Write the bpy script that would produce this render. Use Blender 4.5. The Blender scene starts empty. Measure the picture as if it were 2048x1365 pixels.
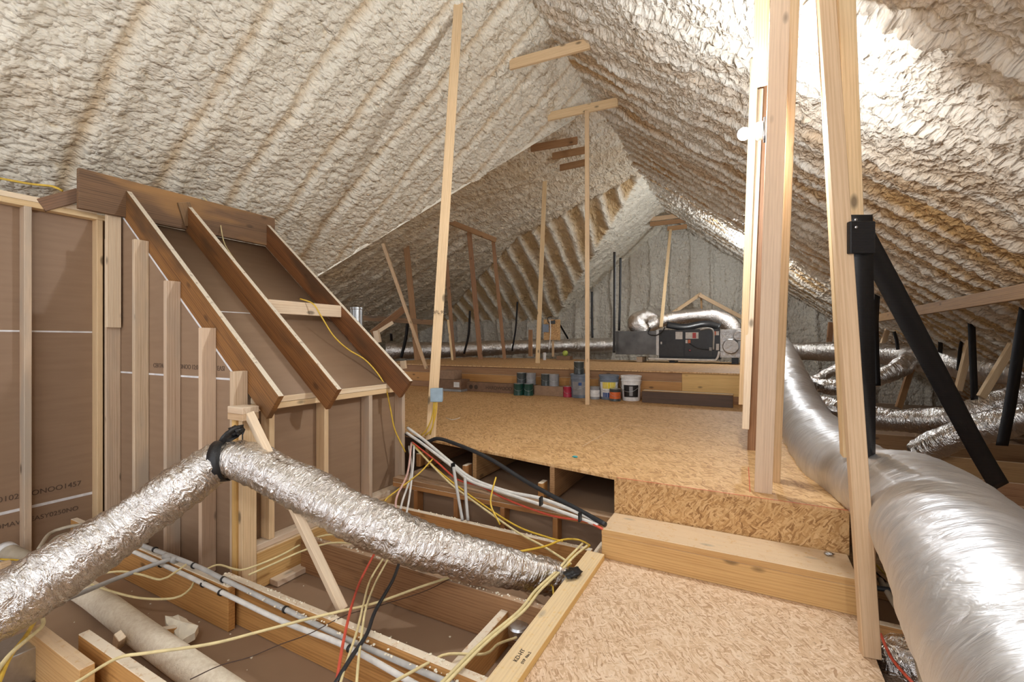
import bpy, bmesh, math, random
import numpy as np
from mathutils import Vector, Matrix
random.seed(7)
S = bpy.context.scene
COL = S.collection
# ------------------------------------------------------------------ camera, world, exposure
F, CZ, YAW, HY = 900.0, 1.30, math.radians(27.9), 684.0
cd = bpy.data.cameras.new('camera'); cam = bpy.data.objects.new('camera', cd); COL.objects.link(cam)
cd.sensor_width = 36; cd.sensor_fit = 'HORIZONTAL'; cd.lens = F/2048*36; cd.shift_y = (HY-682.5)/2048; cd.clip_start = .02
cam.location = (0, 0, CZ); cam.rotation_euler = (math.pi/2, 0, YAW); S.camera = cam
w = bpy.data.worlds.new('world'); S.world = w; w.use_nodes = True
w.node_tree.nodes['Background'].inputs[0].default_value = (.97, .97, 1.0, 1)
w.node_tree.nodes['Background'].inputs[1].default_value = .95
S.view_settings.view_transform = 'Standard'; S.view_settings.look = 'None'
S.view_settings.exposure = 0.82; S.view_settings.gamma = 1.0; S.view_settings.use_curve_mapping = False
BULB_NEAR, BULB_FAR, BULB_FILL = 185.0, 250.0, 90.0      # lamp power in watts
CS, SN = math.cos(YAW), math.sin(YAW)

# ------------------------------------------------------------------ geometry helpers
def pt(x, y, d=None, z=None, X=None, Y=None):
    """a point of the attic seen at this place of the photo, on a depth or on one of the building's planes"""
    u, v = (x-1024)/F, (HY-y)/F
    rx, ry, rz = u*CS-SN, u*SN+CS, v
    if z is not None: d = (z-CZ)/rz
    elif X is not None: d = X/rx
    elif Y is not None: d = Y/ry
    return Vector((rx*d, ry*d, CZ+rz*d))
WM = {}
def tag(o, label=None, cat=None, group=None, kind=None):
    if label: o['label'] = label
    if cat: o['category'] = cat
    if group: o['group'] = group
    if kind: o['kind'] = kind
    return o
def link(name, me, mat, M=None, parent=None, smooth=False):
    if M is None:
        n = len(me.vertices); co = np.empty(n*3, 'f'); me.vertices.foreach_get('co', co); co = co.reshape(-1, 3)
        c = (co.min(0)+co.max(0))/2; c[2] = co[:, 2].min(); co -= c
        me.vertices.foreach_set('co', co.ravel()); M = Matrix.Translation(Vector([float(k) for k in c]))
    o = bpy.data.objects.new(name, me); COL.objects.link(o)
    if mat: me.materials.clear(); me.materials.append(mat)
    if parent is not None:
        o.parent = parent; o.matrix_basis = WM[parent.name].inverted() @ M
    else: o.matrix_basis = M
    WM[o.name] = M
    if smooth: me.polygons.foreach_set('use_smooth', [True]*len(me.polygons))
    me.update()
    return o
def empty(name, loc, label, cat, group=None):
    o = bpy.data.objects.new(name, None); COL.objects.link(o); o.location = loc; o.empty_display_size = .1
    WM[o.name] = Matrix.Translation(Vector(loc)); return tag(o, label, cat, group)
def bm_mesh(bm, name='m'):
    me = bpy.data.meshes.new(name); bm.to_mesh(me); bm.free(); return me
def box_bm(bm, lo, hi, bev=0):
    r = bmesh.ops.create_cube(bm, size=1.0); vs = r['verts']
    for v in vs: v.co = Vector([lo[i]+(v.co[i]+.5)*(hi[i]-lo[i]) for i in range(3)])
    if bev:
        es = list({e for v in vs for e in v.link_edges})
        bmesh.ops.bevel(bm, geom=es, offset=bev, segments=2, affect='EDGES', profile=.5)
def boxobj(name, lo, hi, mat, parent=None, bev=.0):
    bm = bmesh.new(); box_bm(bm, lo, hi, bev); return link(name, bm_mesh(bm, name), mat, None, parent)
def board(name, p0, p1, wd, th, wdir, mat, parent=None, bev=.0025, cut=0.0):
    """timber: grain along local Z, width wd along wdir, thickness th; cut slants the ends"""
    p0, p1 = Vector(p0), Vector(p1); ax = (p1-p0); L = ax.length; ax.normalize()
    a = Vector(wdir); a = (a-ax*a.dot(ax)).normalized(); b = ax.cross(a)
    M = Matrix((( a.x, b.x, ax.x, p0.x), (a.y, b.y, ax.y, p0.y), (a.z, b.z, ax.z, p0.z), (0, 0, 0, 1)))
    bm = bmesh.new(); box_bm(bm, (-wd/2, -th/2, 0), (wd/2, th/2, L))
    if cut:
        for v in bm.verts: v.co.z += cut*v.co.x/wd
    bmesh.ops.bevel(bm, geom=bm.edges[:], offset=min(bev, th*.2), segments=1, affect='EDGES')
    return link(name, bm_mesh(bm, name), mat, M, parent)
def lumber(name, lo, hi, mat, parent=None, bev=.0025):
    """axis aligned timber, grain along its longest side"""
    s = [hi[i]-lo[i] for i in range(3)]; k = s.index(max(s)); c = [(lo[i]+hi[i])/2 for i in range(3)]
    p0 = list(c); p1 = list(c); p0[k] = lo[k]; p1[k] = hi[k]; o = [i for i in range(3) if i != k]
    wi = o[0] if s[o[0]] > s[o[1]] else o[1]; ti = o[1] if wi == o[0] else o[0]
    wv = [0, 0, 0]; wv[wi] = 1
    return board(name, p0, p1, s[wi], s[ti], wv, mat, parent, bev)
def spline(P, step):
    """Catmull-Rom through points (any dimension), resampled about every step"""
    P = np.array(P, float); Q = np.vstack([2*P[0]-P[1], P, 2*P[-1]-P[-2]]); out = []
    for i in range(1, len(Q)-2):
        n = max(2, int(np.linalg.norm(Q[i+1][:3]-Q[i][:3])/step))
        t = np.linspace(0, 1, n, endpoint=False)[:, None]
        a, b, c, d = Q[i-1], Q[i], Q[i+1], Q[i+2]
        out.append(.5*((2*b)+(c-a)*t+(2*a-5*b+4*c-d)*t*t+(3*b-a-3*c+d)*t**3))
    out.append(Q[-2][None]); return np.vstack(out)
def frames(C):
    T = np.gradient(C, axis=0); T /= np.linalg.norm(T, axis=1)[:, None]+1e-9
    N = np.zeros_like(T); up = np.array([0, 0, 1.]) if abs(T[0][2]) < .9 else np.array([1., 0, 0])
    n = up-T[0]*up.dot(T[0]); n /= np.linalg.norm(n); N[0] = n
    for i in range(1, len(T)):
        n = n-T[i]*n.dot(T[i]); n /= np.linalg.norm(n); N[i] = n
    return T, N, np.cross(T, N)
def np_mesh(name, V, Fq):
    me = bpy.data.meshes.new(name); V = np.asarray(V, 'f'); Fq = np.asarray(Fq, 'i')
    me.vertices.add(len(V)); me.vertices.foreach_set('co', V.ravel())
    n = len(Fq); k = Fq.shape[1]; me.loops.add(n*k); me.loops.foreach_set('vertex_index', Fq.ravel())
    me.polygons.add(n); me.polygons.foreach_set('loop_start', np.arange(n, dtype='i')*k)
    me.update(calc_edges=True); me.validate(); return me
def tube_mesh(C, R, seg=10, disp=None, caps=True):
    T, N, B = frames(C); n = len(C); th = np.linspace(0, 2*np.pi, seg, endpoint=False)
    R = np.broadcast_to(np.asarray(R, float), (n,))
    rr = np.repeat(R[:, None], seg, 1)
    if disp is not None: rr = rr+disp(n, seg, th)
    V = C[:, None, :]+rr[..., None]*(np.cos(th)[None, :, None]*N[:, None, :]+np.sin(th)[None, :, None]*B[:, None, :])
    V = V.reshape(-1, 3); i, j = np.meshgrid(np.arange(n-1), np.arange(seg), indexing='ij'); i = i.ravel(); j = j.ravel(); j2 = (j+1) % seg
    Fq = np.stack([i*seg+j, i*seg+j2, (i+1)*seg+j2, (i+1)*seg+j], 1)
    me = np_mesh('tube', V, Fq)
    if disp is not None:
        sl = np.concatenate([[0], np.cumsum(np.linalg.norm(np.diff(C, axis=0), axis=1))])
        uv = np.stack([np.repeat(sl, seg), (R[:, None]*np.cos(th)[None, :]).ravel(), (R[:, None]*np.sin(th)[None, :]).ravel()], 1)
        me.attributes.new('ab', 'FLOAT_VECTOR', 'POINT').data.foreach_set('vector', np.ascontiguousarray(uv, 'f').ravel())
    if caps:
        bm = bmesh.new(); bm.from_mesh(me); bm.verts.ensure_lookup_table()
        bm.faces.new([bm.verts[k] for k in range(seg)][::-1]); bm.faces.new([bm.verts[(n-1)*seg+k] for k in range(seg)])
        bmesh.ops.recalc_face_normals(bm, faces=bm.faces[:])
        bm.to_mesh(me); bm.free()
    return me
def tube(name, P, r, mat, parent=None, seg=8, step=.03):
    C = spline([list(p) for p in P], step); return link(name, tube_mesh(C, r, seg), mat, None, parent, True)
def lathe(name, prof, loc, mat, parent=None, seg=28, M=None):
    """prof = [(r, z)...] turned about a vertical axis at loc"""
    V = []; Fq = []; n = len(prof)
    for r, z in prof:
        for k in range(seg): a = 2*math.pi*k/seg; V.append((loc[0]+r*math.cos(a), loc[1]+r*math.sin(a), loc[2]+z))
    for i in range(n-1):
        for k in range(seg): Fq.append((i*seg+k, i*seg+(k+1) % seg, (i+1)*seg+(k+1) % seg, (i+1)*seg+k))
    me = np_mesh(name, V, Fq)
    bm = bmesh.new(); bm.from_mesh(me); bm.verts.ensure_lookup_table()
    bm.faces.new([bm.verts[k] for k in range(seg)][::-1]); bm.faces.new([bm.verts[(n-1)*seg+k] for k in range(seg)])
    bmesh.ops.recalc_face_normals(bm, faces=bm.faces[:])
    for f in bm.faces: f.smooth = len(f.verts) == 4
    for e in bm.edges:
        if len(e.link_faces) == 2 and e.calc_face_angle(0) > .6: e.smooth = False
    bm.to_mesh(me); bm.free()
    if M is not None: me.transform(M)
    return link(name, me, mat, None, parent)
def ribbon(name, P, W, wdir, mat, parent=None, th=.003, step=.04):
    """strap: P points, W width (or list), wdir width direction (or list)"""
    W = W if isinstance(W, (list, tuple)) else [W]*len(P)
    D = wdir if isinstance(wdir, list) else [wdir]*len(P)
    A = spline([list(p)+[ww]+list(dd) for p, ww, dd in zip(P, W, D)], step)
    C = A[:, :3]; wd = A[:, 3]; D = A[:, 4:7]; T, _, _ = frames(C)
    D = D-T*(D*T).sum(1)[:, None]; D /= np.linalg.norm(D, axis=1)[:, None]; Nn = np.cross(T, D)
    n = len(C); V = []; K = [(-.5, -.5), (.5, -.5), (.5, .5), (-.5, .5)]
    V = np.stack([C+D*(wd*a)[:, None]+Nn*(th*b) for a, b in K], 1).reshape(-1, 3)
    Fq = [(i*4+k, i*4+(k+1) % 4, i*4+4+(k+1) % 4, i*4+4+k) for i in range(n-1) for k in range(4)]+[(3, 2, 1, 0), (n*4-4, n*4-3, n*4-2, n*4-1)]
    return link(name, np_mesh(name, V, Fq), mat, None, parent)
def text_on(body, size, org, right, up, mat, parent, depth=.0008, name='printed_lettering'):
    cu = bpy.data.curves.new('txt', 'FONT'); cu.body = body; cu.size = size; cu.extrude = depth; cu.align_x = 'CENTER'; cu.align_y = 'CENTER'
    o = bpy.data.objects.new('txt', cu); COL.objects.link(o)
    bpy.context.view_layer.update()
    me = bpy.data.meshes.new_from_object(o); COL.objects.unlink(o); bpy.data.objects.remove(o)
    r = Vector(right).normalized(); u = Vector(up); u = (u-r*u.dot(r)).normalized(); n = r.cross(u)
    M = Matrix(((r.x, u.x, n.x, org[0]), (r.y, u.y, n.y, org[1]), (r.z, u.z, n.z, org[2]), (0, 0, 0, 1)))
    return link(name, me, mat, M, parent)

# ------------------------------------------------------------------ numpy noise
def _h(ix, iy, s):
    ix = ix.astype(np.int64); iy = iy.astype(np.int64)
    n = (ix*374761393+iy*668265263+s*1442695041) & 0xffffffff
    n = ((n ^ (n >> 13))*1274126177) & 0xffffffff
    n = ((n ^ (n >> 15))*2246822519) & 0xffffffff
    return ((n ^ (n >> 16)) & 0xffffff)/float(0xffffff)
def vnoise(x, y, s=0):
    ix, iy = np.floor(x), np.floor(y); fx, fy = x-ix, y-iy
    fx = fx*fx*(3-2*fx); fy = fy*fy*(3-2*fy)
    a, b, c, d = _h(ix, iy, s), _h(ix+1, iy, s), _h(ix, iy+1, s), _h(ix+1, iy+1, s)
    return (a+(b-a)*fx+(c-a)*fy+(a-b-c+d)*fx*fy)*2-1
def worley(x, y, s=0):
    ix, iy = np.floor(x), np.floor(y); best = np.full(x.shape, 9.); sec = np.full(x.shape, 9.); cid = np.zeros(x.shape)
    for dx in (-1, 0, 1):
        for dy in (-1, 0, 1):
            jx, jy = ix+dx, iy+dy
            px = jx+.1+.8*_h(jx, jy, s+11); py = jy+.1+.8*_h(jx, jy, s+23)
            d = np.hypot(px-x, py-y); m = d < best; sec = np.where(m, best, np.minimum(sec, d)); best = np.where(m, d, best)
            cid = np.where(m, _h(jx, jy, s+37), cid)
    return best, sec, cid

# ------------------------------------------------------------------ materials
def mat(name, build, rough=.6, metal=0.0, **kw):
    m = bpy.data.materials.new(name); m.use_nodes = True; nt = m.node_tree; b = nt.nodes['Principled BSDF']
    b.inputs['Roughness'].default_value = rough; b.inputs['Metallic'].default_value = metal
    for k, v in kw.items(): b.inputs[k].default_value = v
    class H: pass
    h = H(); h.nt = nt; h.b = b
    def node(t, **s):
        n = nt.nodes.new(t)
        for k, v in s.items():
            if k.startswith('i_'):
                kk = k[2:]; kk = int(kk) if kk.isdigit() else kk.replace('_', ' ')
                inp = n.inputs[kk]
                if hasattr(v, 'is_linked') or hasattr(v, 'links'): nt.links.new(v, inp)
                else: inp.default_value = v
            else: setattr(n, k, v)
        return n
    h.node = node
    def math_(op, a, b2=None, c=None, clamp=False):
        n = nt.nodes.new('ShaderNodeMath'); n.operation = op; n.use_clamp = clamp
        for i, v in enumerate((a, b2, c)):
            if v is None: continue
            if hasattr(v, 'links'): nt.links.new(v, n.inputs[i])
            else: n.inputs[i].default_value = v
        return n.outputs[0]
    h.m = math_
    def mix(f, a, b2, mode='MIX'):
        n = nt.nodes.new('ShaderNodeMix'); n.data_type = 'RGBA'; n.blend_type = mode
        for i, v in ((0, f), (6, a), (7, b2)):
            if hasattr(v, 'links'): nt.links.new(v, n.inputs[i])
            else: n.inputs[i].default_value = v if not isinstance(v, tuple) or len(v) == 4 else (*v, 1)
        return n.outputs[2]
    h.mix = mix
    def ramp(f, stops):
        n = nt.nodes.new('ShaderNodeValToRGB'); e = n.color_ramp.elements
        while len(e) < len(stops): e.new(.5)
        for q, (p, c) in zip(e, stops): q.position = p; q.color = (*c, 1) if len(c) == 3 else c
        nt.links.new(f, n.inputs[0]); return n.outputs[0]
    h.ramp = ramp
    def coords(scale=(1, 1, 1), rot=(0, 0, 0), src='Object', rnd=True):
        tc = nt.nodes.new('ShaderNodeTexCoord').outputs[src]
        if rnd:
            oi = nt.nodes.new('ShaderNodeObjectInfo'); r = math_('MULTIPLY', oi.outputs['Random'], 37.0)
            va = nt.nodes.new('ShaderNodeVectorMath'); va.operation = 'ADD'
            nt.links.new(tc, va.inputs[0]); nt.links.new(r, va.inputs[1]); tc = va.outputs[0]
        mp = nt.nodes.new('ShaderNodeMapping'); mp.inputs['Scale'].default_value = scale; mp.inputs['Rotation'].default_value = rot
        nt.links.new(tc, mp.inputs[0]); return mp.outputs[0]
    h.co = coords
    h.noise = lambda v, sc=1., det=3., rg=.5, dist=0.: node('ShaderNodeTexNoise', i_Vector=v, i_Scale=sc, i_Detail=det, i_Roughness=rg, i_Distortion=dist)
    def bump(hgt, st=.3, dist=.01, nrm=None):
        n = nt.nodes.new('ShaderNodeBump'); n.inputs['Strength'].default_value = st; n.inputs['Distance'].default_value = dist
        nt.links.new(hgt, n.inputs['Height'])
        if nrm: nt.links.new(nrm, n.inputs['Normal'])
        return n.outputs[0]
    h.bump = bump
    h.out = lambda k, v: nt.links.new(v, b.inputs[k])
    if build: build(h)
    return m
def flat(name, col, rough=.6, metal=0., **kw):
    def f(h):
        n = h.noise(h.co((6, 6, 6)), 3, 3).outputs[0]
        c = tuple(min(1, k*1.08) for k in col); d = tuple(k*.88 for k in col)
        h.out('Base Color', h.ramp(n, [(.35, d), (.65, c)]))
    return mat(name, f, rough, metal, **kw)
def wood(name, light, dark, dusty=0., knot=.5, stain=None, vivid=1.):
    def f(h):
        g = h.noise(h.co((26, 26, .9)), 1.6, 4, .6, .6).outputs[0]
        ring = h.node('ShaderNodeTexWave', i_Vector=h.co((9, 9, .35)), i_Scale=2.2, i_Distortion=6.0, i_Detail=2.0, i_Detail_Scale=1.2, wave_type='BANDS').outputs[1]
        v = h.m('ADD', h.m('MULTIPLY', g, .78), h.m('MULTIPLY', ring, .22))
        c = h.ramp(v, [(.30, dark), (.55, light)])
        fine = h.noise(h.co((160, 160, 5)), 1.5, 2).outputs[0]
        c = h.mix(.18, c, h.ramp(fine, [(.4, tuple(k*.7 for k in dark)), (.6, light)]))
        oi = h.node('ShaderNodeObjectInfo').outputs['Random']
        hv = h.node('ShaderNodeHueSaturation', i_Hue=h.m('ADD', .492, h.m('MULTIPLY', oi, .016)), i_Saturation=1.0, i_Value=h.m('ADD', .86, h.m('MULTIPLY', oi, .26)), i_Color=c).outputs[0]
        c = hv
        if stain:
            n = h.noise(h.co((3, 3, .9)), 1.5, 3).outputs[0]
            c = h.mix(h.ramp(n, [(.48, (0, 0, 0)), (.66, (.85, .85, .85))]), c, stain)
        if knot:
            vo = h.node('ShaderNodeTexVoronoi', i_Vector=h.co((7, 7, 3.2)), i_Scale=1.0, i_Randomness=1.0)
            k = h.ramp(vo.outputs['Distance'], [(.07, (1, 1, 1)), (.15, (0, 0, 0))])
            c = h.mix(h.m('MULTIPLY', k, knot), c, tuple(q*.30 for q in dark))
        if dusty:
            nz = h.node('ShaderNodeSeparateXYZ', i_0=h.node('ShaderNodeNewGeometry').outputs['Normal']).outputs[2]
            n = h.noise(h.co((14, 14, 14)), 2.2, 5, .7).outputs[0]
            f1 = h.m('MULTIPLY', h.ramp(nz, [(.55, (0, 0, 0)), (.72, (1, 1, 1))]), h.ramp(n, [(.27, (0, 0, 0)), (.44, (1, 1, 1))]))
            c = h.mix(h.m('MULTIPLY', f1, dusty), c, (.80, .72, .58))
        h.out('Base Color', c)
        h.out('Normal', h.bump(g, .25, .004))
    return mat(name, f, .62)
M = {}
M['pine'] = wood('pine', (.78, .57, .34), (.66, .45, .24), 0, .9)
M['palepine'] = wood('palepine', (.82, .66, .48), (.72, .53, .35), .35, .9)
M['pinkpine'] = wood('pinkpine', (.72, .54, .39), (.64, .46, .32), 0, 1.)
M['greystud'] = wood('greystud', (.70, .54, .38), (.55, .39, .25), 0, 1., (.46, .39, .31))
M['joist'] = wood('joist', (.54, .27, .09), (.38, .17, .05), .85, .8)
M['yellow'] = wood('yellow', (.72, .46, .18), (.58, .33, .11), .4, .8)
M['rafter'] = wood('rafter', (.27, .11, .033), (.14, .052, .018), .95, .6, (.09, .045, .02))
M['dark'] = wood('dark', (.27, .15, .075), (.13, .07, .035), .2, .5, (.14, .10, .07))
M['weathered'] = wood('weathered', (.24, .135, .065), (.12, .07, .035), .25, .5, (.42, .22, .075))
M['brown'] = wood('brown', (.40, .22, .10), (.25, .12, .05), .2, .7)
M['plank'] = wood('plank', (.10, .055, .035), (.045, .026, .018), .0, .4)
def osb_f(base, dk, lt, sc=1.0, edge=False):
    def f(h):
        c = None
        for k, (ang, s) in enumerate(((.3, 1.), (1.5, .8), (2.5, 1.2), (.9, 1.6))):
            wv = h.noise(h.co((3, 3, 3)), 3, 2).outputs[1]
            base_co = h.co((1, 1, 1), (0, 0, 0), rnd=False)
            ad = h.nt.nodes.new('ShaderNodeVectorMath'); ad.operation = 'MULTIPLY_ADD'
            h.nt.links.new(wv, ad.inputs[0]); ad.inputs[1].default_value = (.07, .07, .07); h.nt.links.new(base_co, ad.inputs[2])
            src = ad.outputs[0]
            if edge:
                m0 = h.node('ShaderNodeMapping', i_Vector=src); m0.inputs['Rotation'].default_value = (math.pi/2, 0, 0); src = m0.outputs[0]
            m1 = h.node('ShaderNodeMapping', i_Vector=src); m1.inputs['Rotation'].default_value = (0, 0, ang)
            mp = h.node('ShaderNodeMapping', i_Vector=m1.outputs[0]); mp.inputs['Scale'].default_value = (11*s*sc, 60*s*sc, 3*sc); mp.inputs['Location'].default_value = (k*3.7, k*1.3, 0)
            vo = h.node('ShaderNodeTexVoronoi', i_Vector=mp.outputs[0], i_Scale=1.0)
            sx = h.node('ShaderNodeSeparateXYZ', i_0=vo.outputs['Color'])
            gr = h.noise(mp.outputs[0], 2.5, 3).outputs[0]
            t = h.m('ADD', h.m('MULTIPLY', sx.outputs[0], .75), h.m('MULTIPLY', gr, .35))
            ck = h.ramp(t, [(.15, dk), (.45, base), (.95, lt)])
            if c is None: c = ck
            else: c = h.mix(h.ramp(sx.outputs[1], [(.50, (0, 0, 0)), (.54, (1, 1, 1))]), c, ck)
        sp = h.noise(h.co((60, 60, 60)), 1.3, 4, .6, 1.).outputs[0]
        c = h.mix(h.ramp(sp, [(.64, (0, 0, 0)), (.70, (.7, .7, .7))]), c, tuple(q*.4 for q in dk))
        h.out('Base Color', c)
        n = h.noise(h.co((40, 40, 40)), 2, 3).outputs[0]
        h.out('Normal', h.bump(n, .25, .003))
    return f
M['osb_near'] = mat('osb_near', osb_f((.66, .46, .285), (.43, .26, .14), (.80, .63, .46), 1.7), .7)
M['osb_deck'] = mat('osb_deck', osb_f((.57, .335, .14), (.36, .185, .065), (.70, .46, .23), .9), .6)
M['osb_riser'] = mat('osb_riser', osb_f((.52, .29, .105), (.27, .125, .035), (.70, .46, .22), 1.5, True), .55)
def drywall_f(h):
    n = h.noise(h.co((1.5, 1.5, 14)), 2, 4).outputs[0]
    h.out('Base Color', h.ramp(n, [(.35, (.29, .188, .118)), (.65, (.32, .211, .134))]))
M['drywall'] = mat('kraft_drywall', drywall_f, .55)
M['drywall_warm'] = M['drywall']
M['tape'] = flat('white_edge', (.78, .78, .80), .6)
def foil_ab(s1, s2, st, tint, dist=.012):
    def f(h):
        uv = h.node('ShaderNodeAttribute', attribute_name='ab').outputs['Vector']
        m1 = h.node('ShaderNodeMapping', i_Vector=uv); m1.inputs['Scale'].default_value = (s1, s2, s2)
        a = h.noise(m1.outputs[0], 1.0, 4, .6, .9).outputs[0]
        rd = h.m('ABSOLUTE', h.m('SUBTRACT', a, .5))
        m2 = h.node('ShaderNodeMapping', i_Vector=uv); m2.inputs['Scale'].default_value = (s1*.35, s2*.8, s2*.8)
        b = h.noise(m2.outputs[0], 1.0, 3, .5, 1.2).outputs[0]; rb = h.m('ABSOLUTE', h.m('SUBTRACT', b, .5))
        v = h.m('ADD', h.m('MULTIPLY', rd, 1.6), h.m('MULTIPLY', rb, 2.2))
        h.out('Normal', h.bump(v, st, dist)); h.out('Base Color', h.ramp(a, [(.3, tuple(k*.88 for k in tint)), (.7, tint)]))
    return f
def foil_f(sx, st, tint=(.80, .78, .76)):
    def f(h):
        a = h.noise(h.co((sx, sx, sx), rnd=False), 1.0, 5, .6, 1.4).outputs[0]
        b = h.node('ShaderNodeTexVoronoi', i_Vector=h.co((sx*.8, sx*.8, sx*.8), rnd=False), i_Scale=1.0).outputs[0]
        v = h.m('ADD', a, h.m('MULTIPLY', b, .5))
        h.out('Normal', h.bump(v, st, .02))
        h.out('Base Color', h.ramp(a, [(.3, tuple(k*.85 for k in tint)), (.7, tint)]))
    return f
M['foil'] = mat('foil', foil_ab(55, 16, .85, (.84, .81, .78)), .25, 1.0); M['foil_flat'] = mat('foil_flat', foil_f(22, .5, (.55, .54, .53)), .35, 1.0)
M['foil_far'] = mat('foil_far', foil_ab(26, 7, .8, (.84, .81, .78), .02), .3, 1.0)
M['foil_smooth'] = mat('foil_smooth', foil_ab(30, 6, .40, (.74, .74, .75)), .44, .8)
M['galv'] = mat('galvanised', foil_f(20, .06, (.62, .65, .68)), .35, 1.0)
def strap_f(h):
    wv = h.node('ShaderNodeTexWave', i_Vector=h.co((1, 1, 1), rnd=False), i_Scale=60.0, bands_direction='Z').outputs[1]
    h.out('Normal', h.bump(wv, .25, .002)); h.out('Base Color', h.ramp(wv, [(0, (.006, .006, .007)), (1, (.016, .016, .018))]))
M['strap'] = mat('black_strap', strap_f, .42)
M['cab_y'] = flat('cable_yellow', (.70, .46, .05), .45); M['cab_yd'] = flat('cable_yellow_dusty', (.72, .60, .32), .75)
M['cab_w'] = flat('cable_white', (.68, .66, .62), .6); M['cab_g'] = flat('pipe_grey', (.46, .45, .43), .6)
M['cab_r'] = flat('cable_red', (.62, .09, .05), .5); M['cab_k'] = flat('cable_black', (.018, .02, .024), .45); M['cab_p'] = flat('cable_pink', (.66, .42, .36), .7)
M['cab_b'] = flat('wire_brown', (.06, .03, .02), .6)
M['beige'] = flat('beige_pipe', (.44, .38, .29), .6)
def dustypipe_f(h):
    n = h.noise(h.co((16, 16, 16)), 3, 6, .7).outputs[0]
    h.out('Base Color', h.ramp(n, [(.35, (.68, .58, .44)), (.65, (.82, .74, .60))])); h.out('Normal', h.bump(n, .5, .01))
M['dustypipe'] = mat('dusty_pipe', dustypipe_f, .85)
M['foamchunk'] = flat('foam_chunk', (.84, .77, .62), .8)
M['ahu'] = flat('air_handler_grey', (.038, .039, .042), .45, .3); M['ahu2'] = mat('plenum_grey', lambda h: h.out('Base Color', h.ramp(h.noise(h.co((2, 2, 2)), 1.5, 3).outputs[0], [(.35, (.10, .098, .095)), (.65, (.17, .165, .16))])), .35, .8)
M['black'] = flat('black_plastic', (.012, .012, .013), .4)
M['white'] = flat('white_plastic', (.78, .78, .78), .4); M['paper'] = flat('white_paper', (.72, .72, .72), .7)
M['red'] = flat('red', (.45, .03, .03), .4); M['orange'] = flat('orange', (.62, .13, .03), .4); M['green'] = flat('dark_green', (.008, .055, .04), .35)
M['charcoal'] = flat('charcoal_can', (.05, .06, .06), .3); M['grey'] = flat('grey_can', (.28, .28, .29), .4); M['bluegrey'] = flat('blue_grey', (.17, .21, .27), .4)
M['blue'] = flat('blue', (.02, .07, .24), .4); M['yellowp'] = flat('yellow_print', (.75, .58, .03), .5); M['crimson'] = flat('crimson', (.38, .02, .05), .4)
M['box'] = flat('cardboard', (.20, .115, .07), .8); M['box2'] = flat('cardboard_light', (.30, .19, .12), .8)
M['jbox'] = flat('junction_box_blue', (.30, .40, .48), .4)
M['ink'] = flat('ink', (.07, .045, .03), .8); M['inkf'] = flat('faint_ink', (.11, .07, .048), .8)
M['teal'] = flat('teal', (.05, .4, .45), .4)
M['lime'] = flat('lime', (.45, .55, .1), .5)
mb = bpy.data.materials.new('bulb_glow'); mb.use_nodes = True; q = mb.node_tree.nodes['Principled BSDF']
q.inputs['Emission Color'].default_value = (1, .95, .88, 1); q.inputs['Emission Strength'].default_value = 30; M['bulb'] = mb

def foam_mat(name, lt, tn, crease_tint=(.80, .64, .40)):
    def f(h):
        at = h.node('ShaderNodeAttribute', attribute_name='tan').outputs['Fac']
        uv = h.node('ShaderNodeAttribute', attribute_name='ab').outputs['Vector']
        n1 = h.noise(uv, 1.3, 4, .6).outputs[0]
        n3 = h.noise(uv, 7, 3).outputs[0]
        wv = h.noise(uv, 9, 2).outputs[1]
        hts = []; cre = None
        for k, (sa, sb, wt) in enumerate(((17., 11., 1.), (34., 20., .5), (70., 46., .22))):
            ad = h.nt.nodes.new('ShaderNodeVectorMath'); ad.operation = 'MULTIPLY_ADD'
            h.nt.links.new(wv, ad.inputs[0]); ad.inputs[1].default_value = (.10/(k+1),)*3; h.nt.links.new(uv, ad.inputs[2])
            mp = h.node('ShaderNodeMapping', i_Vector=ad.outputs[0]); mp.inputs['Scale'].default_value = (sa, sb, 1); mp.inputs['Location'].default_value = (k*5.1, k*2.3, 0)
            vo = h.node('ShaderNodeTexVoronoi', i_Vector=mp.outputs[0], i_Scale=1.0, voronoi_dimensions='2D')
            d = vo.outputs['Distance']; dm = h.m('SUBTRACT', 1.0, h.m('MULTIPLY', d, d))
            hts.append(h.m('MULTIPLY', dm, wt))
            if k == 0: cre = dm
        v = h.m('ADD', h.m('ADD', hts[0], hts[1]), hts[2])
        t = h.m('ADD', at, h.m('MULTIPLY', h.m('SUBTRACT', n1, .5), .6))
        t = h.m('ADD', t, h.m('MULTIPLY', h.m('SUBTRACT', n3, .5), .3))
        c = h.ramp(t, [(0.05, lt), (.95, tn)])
        c = h.mix(h.ramp(v, [(.55, (.42, .42, .42)), (1.15, (0, 0, 0))]), c, crease_tint, 'MULTIPLY')  # amber foam skin plus interreflected shade, painted into the creases
        h.out('Base Color', c)
        h.out('Normal', h.bump(v, 1.0, .028))
    return mat(name, f, .55, **{'Specular IOR Level': .35})
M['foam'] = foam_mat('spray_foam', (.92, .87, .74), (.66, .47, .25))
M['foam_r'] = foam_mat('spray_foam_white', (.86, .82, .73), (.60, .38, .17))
M['foam_b'] = foam_mat('spray_foam_grey', (.70, .66, .57), (.30, .19, .09))

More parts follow.
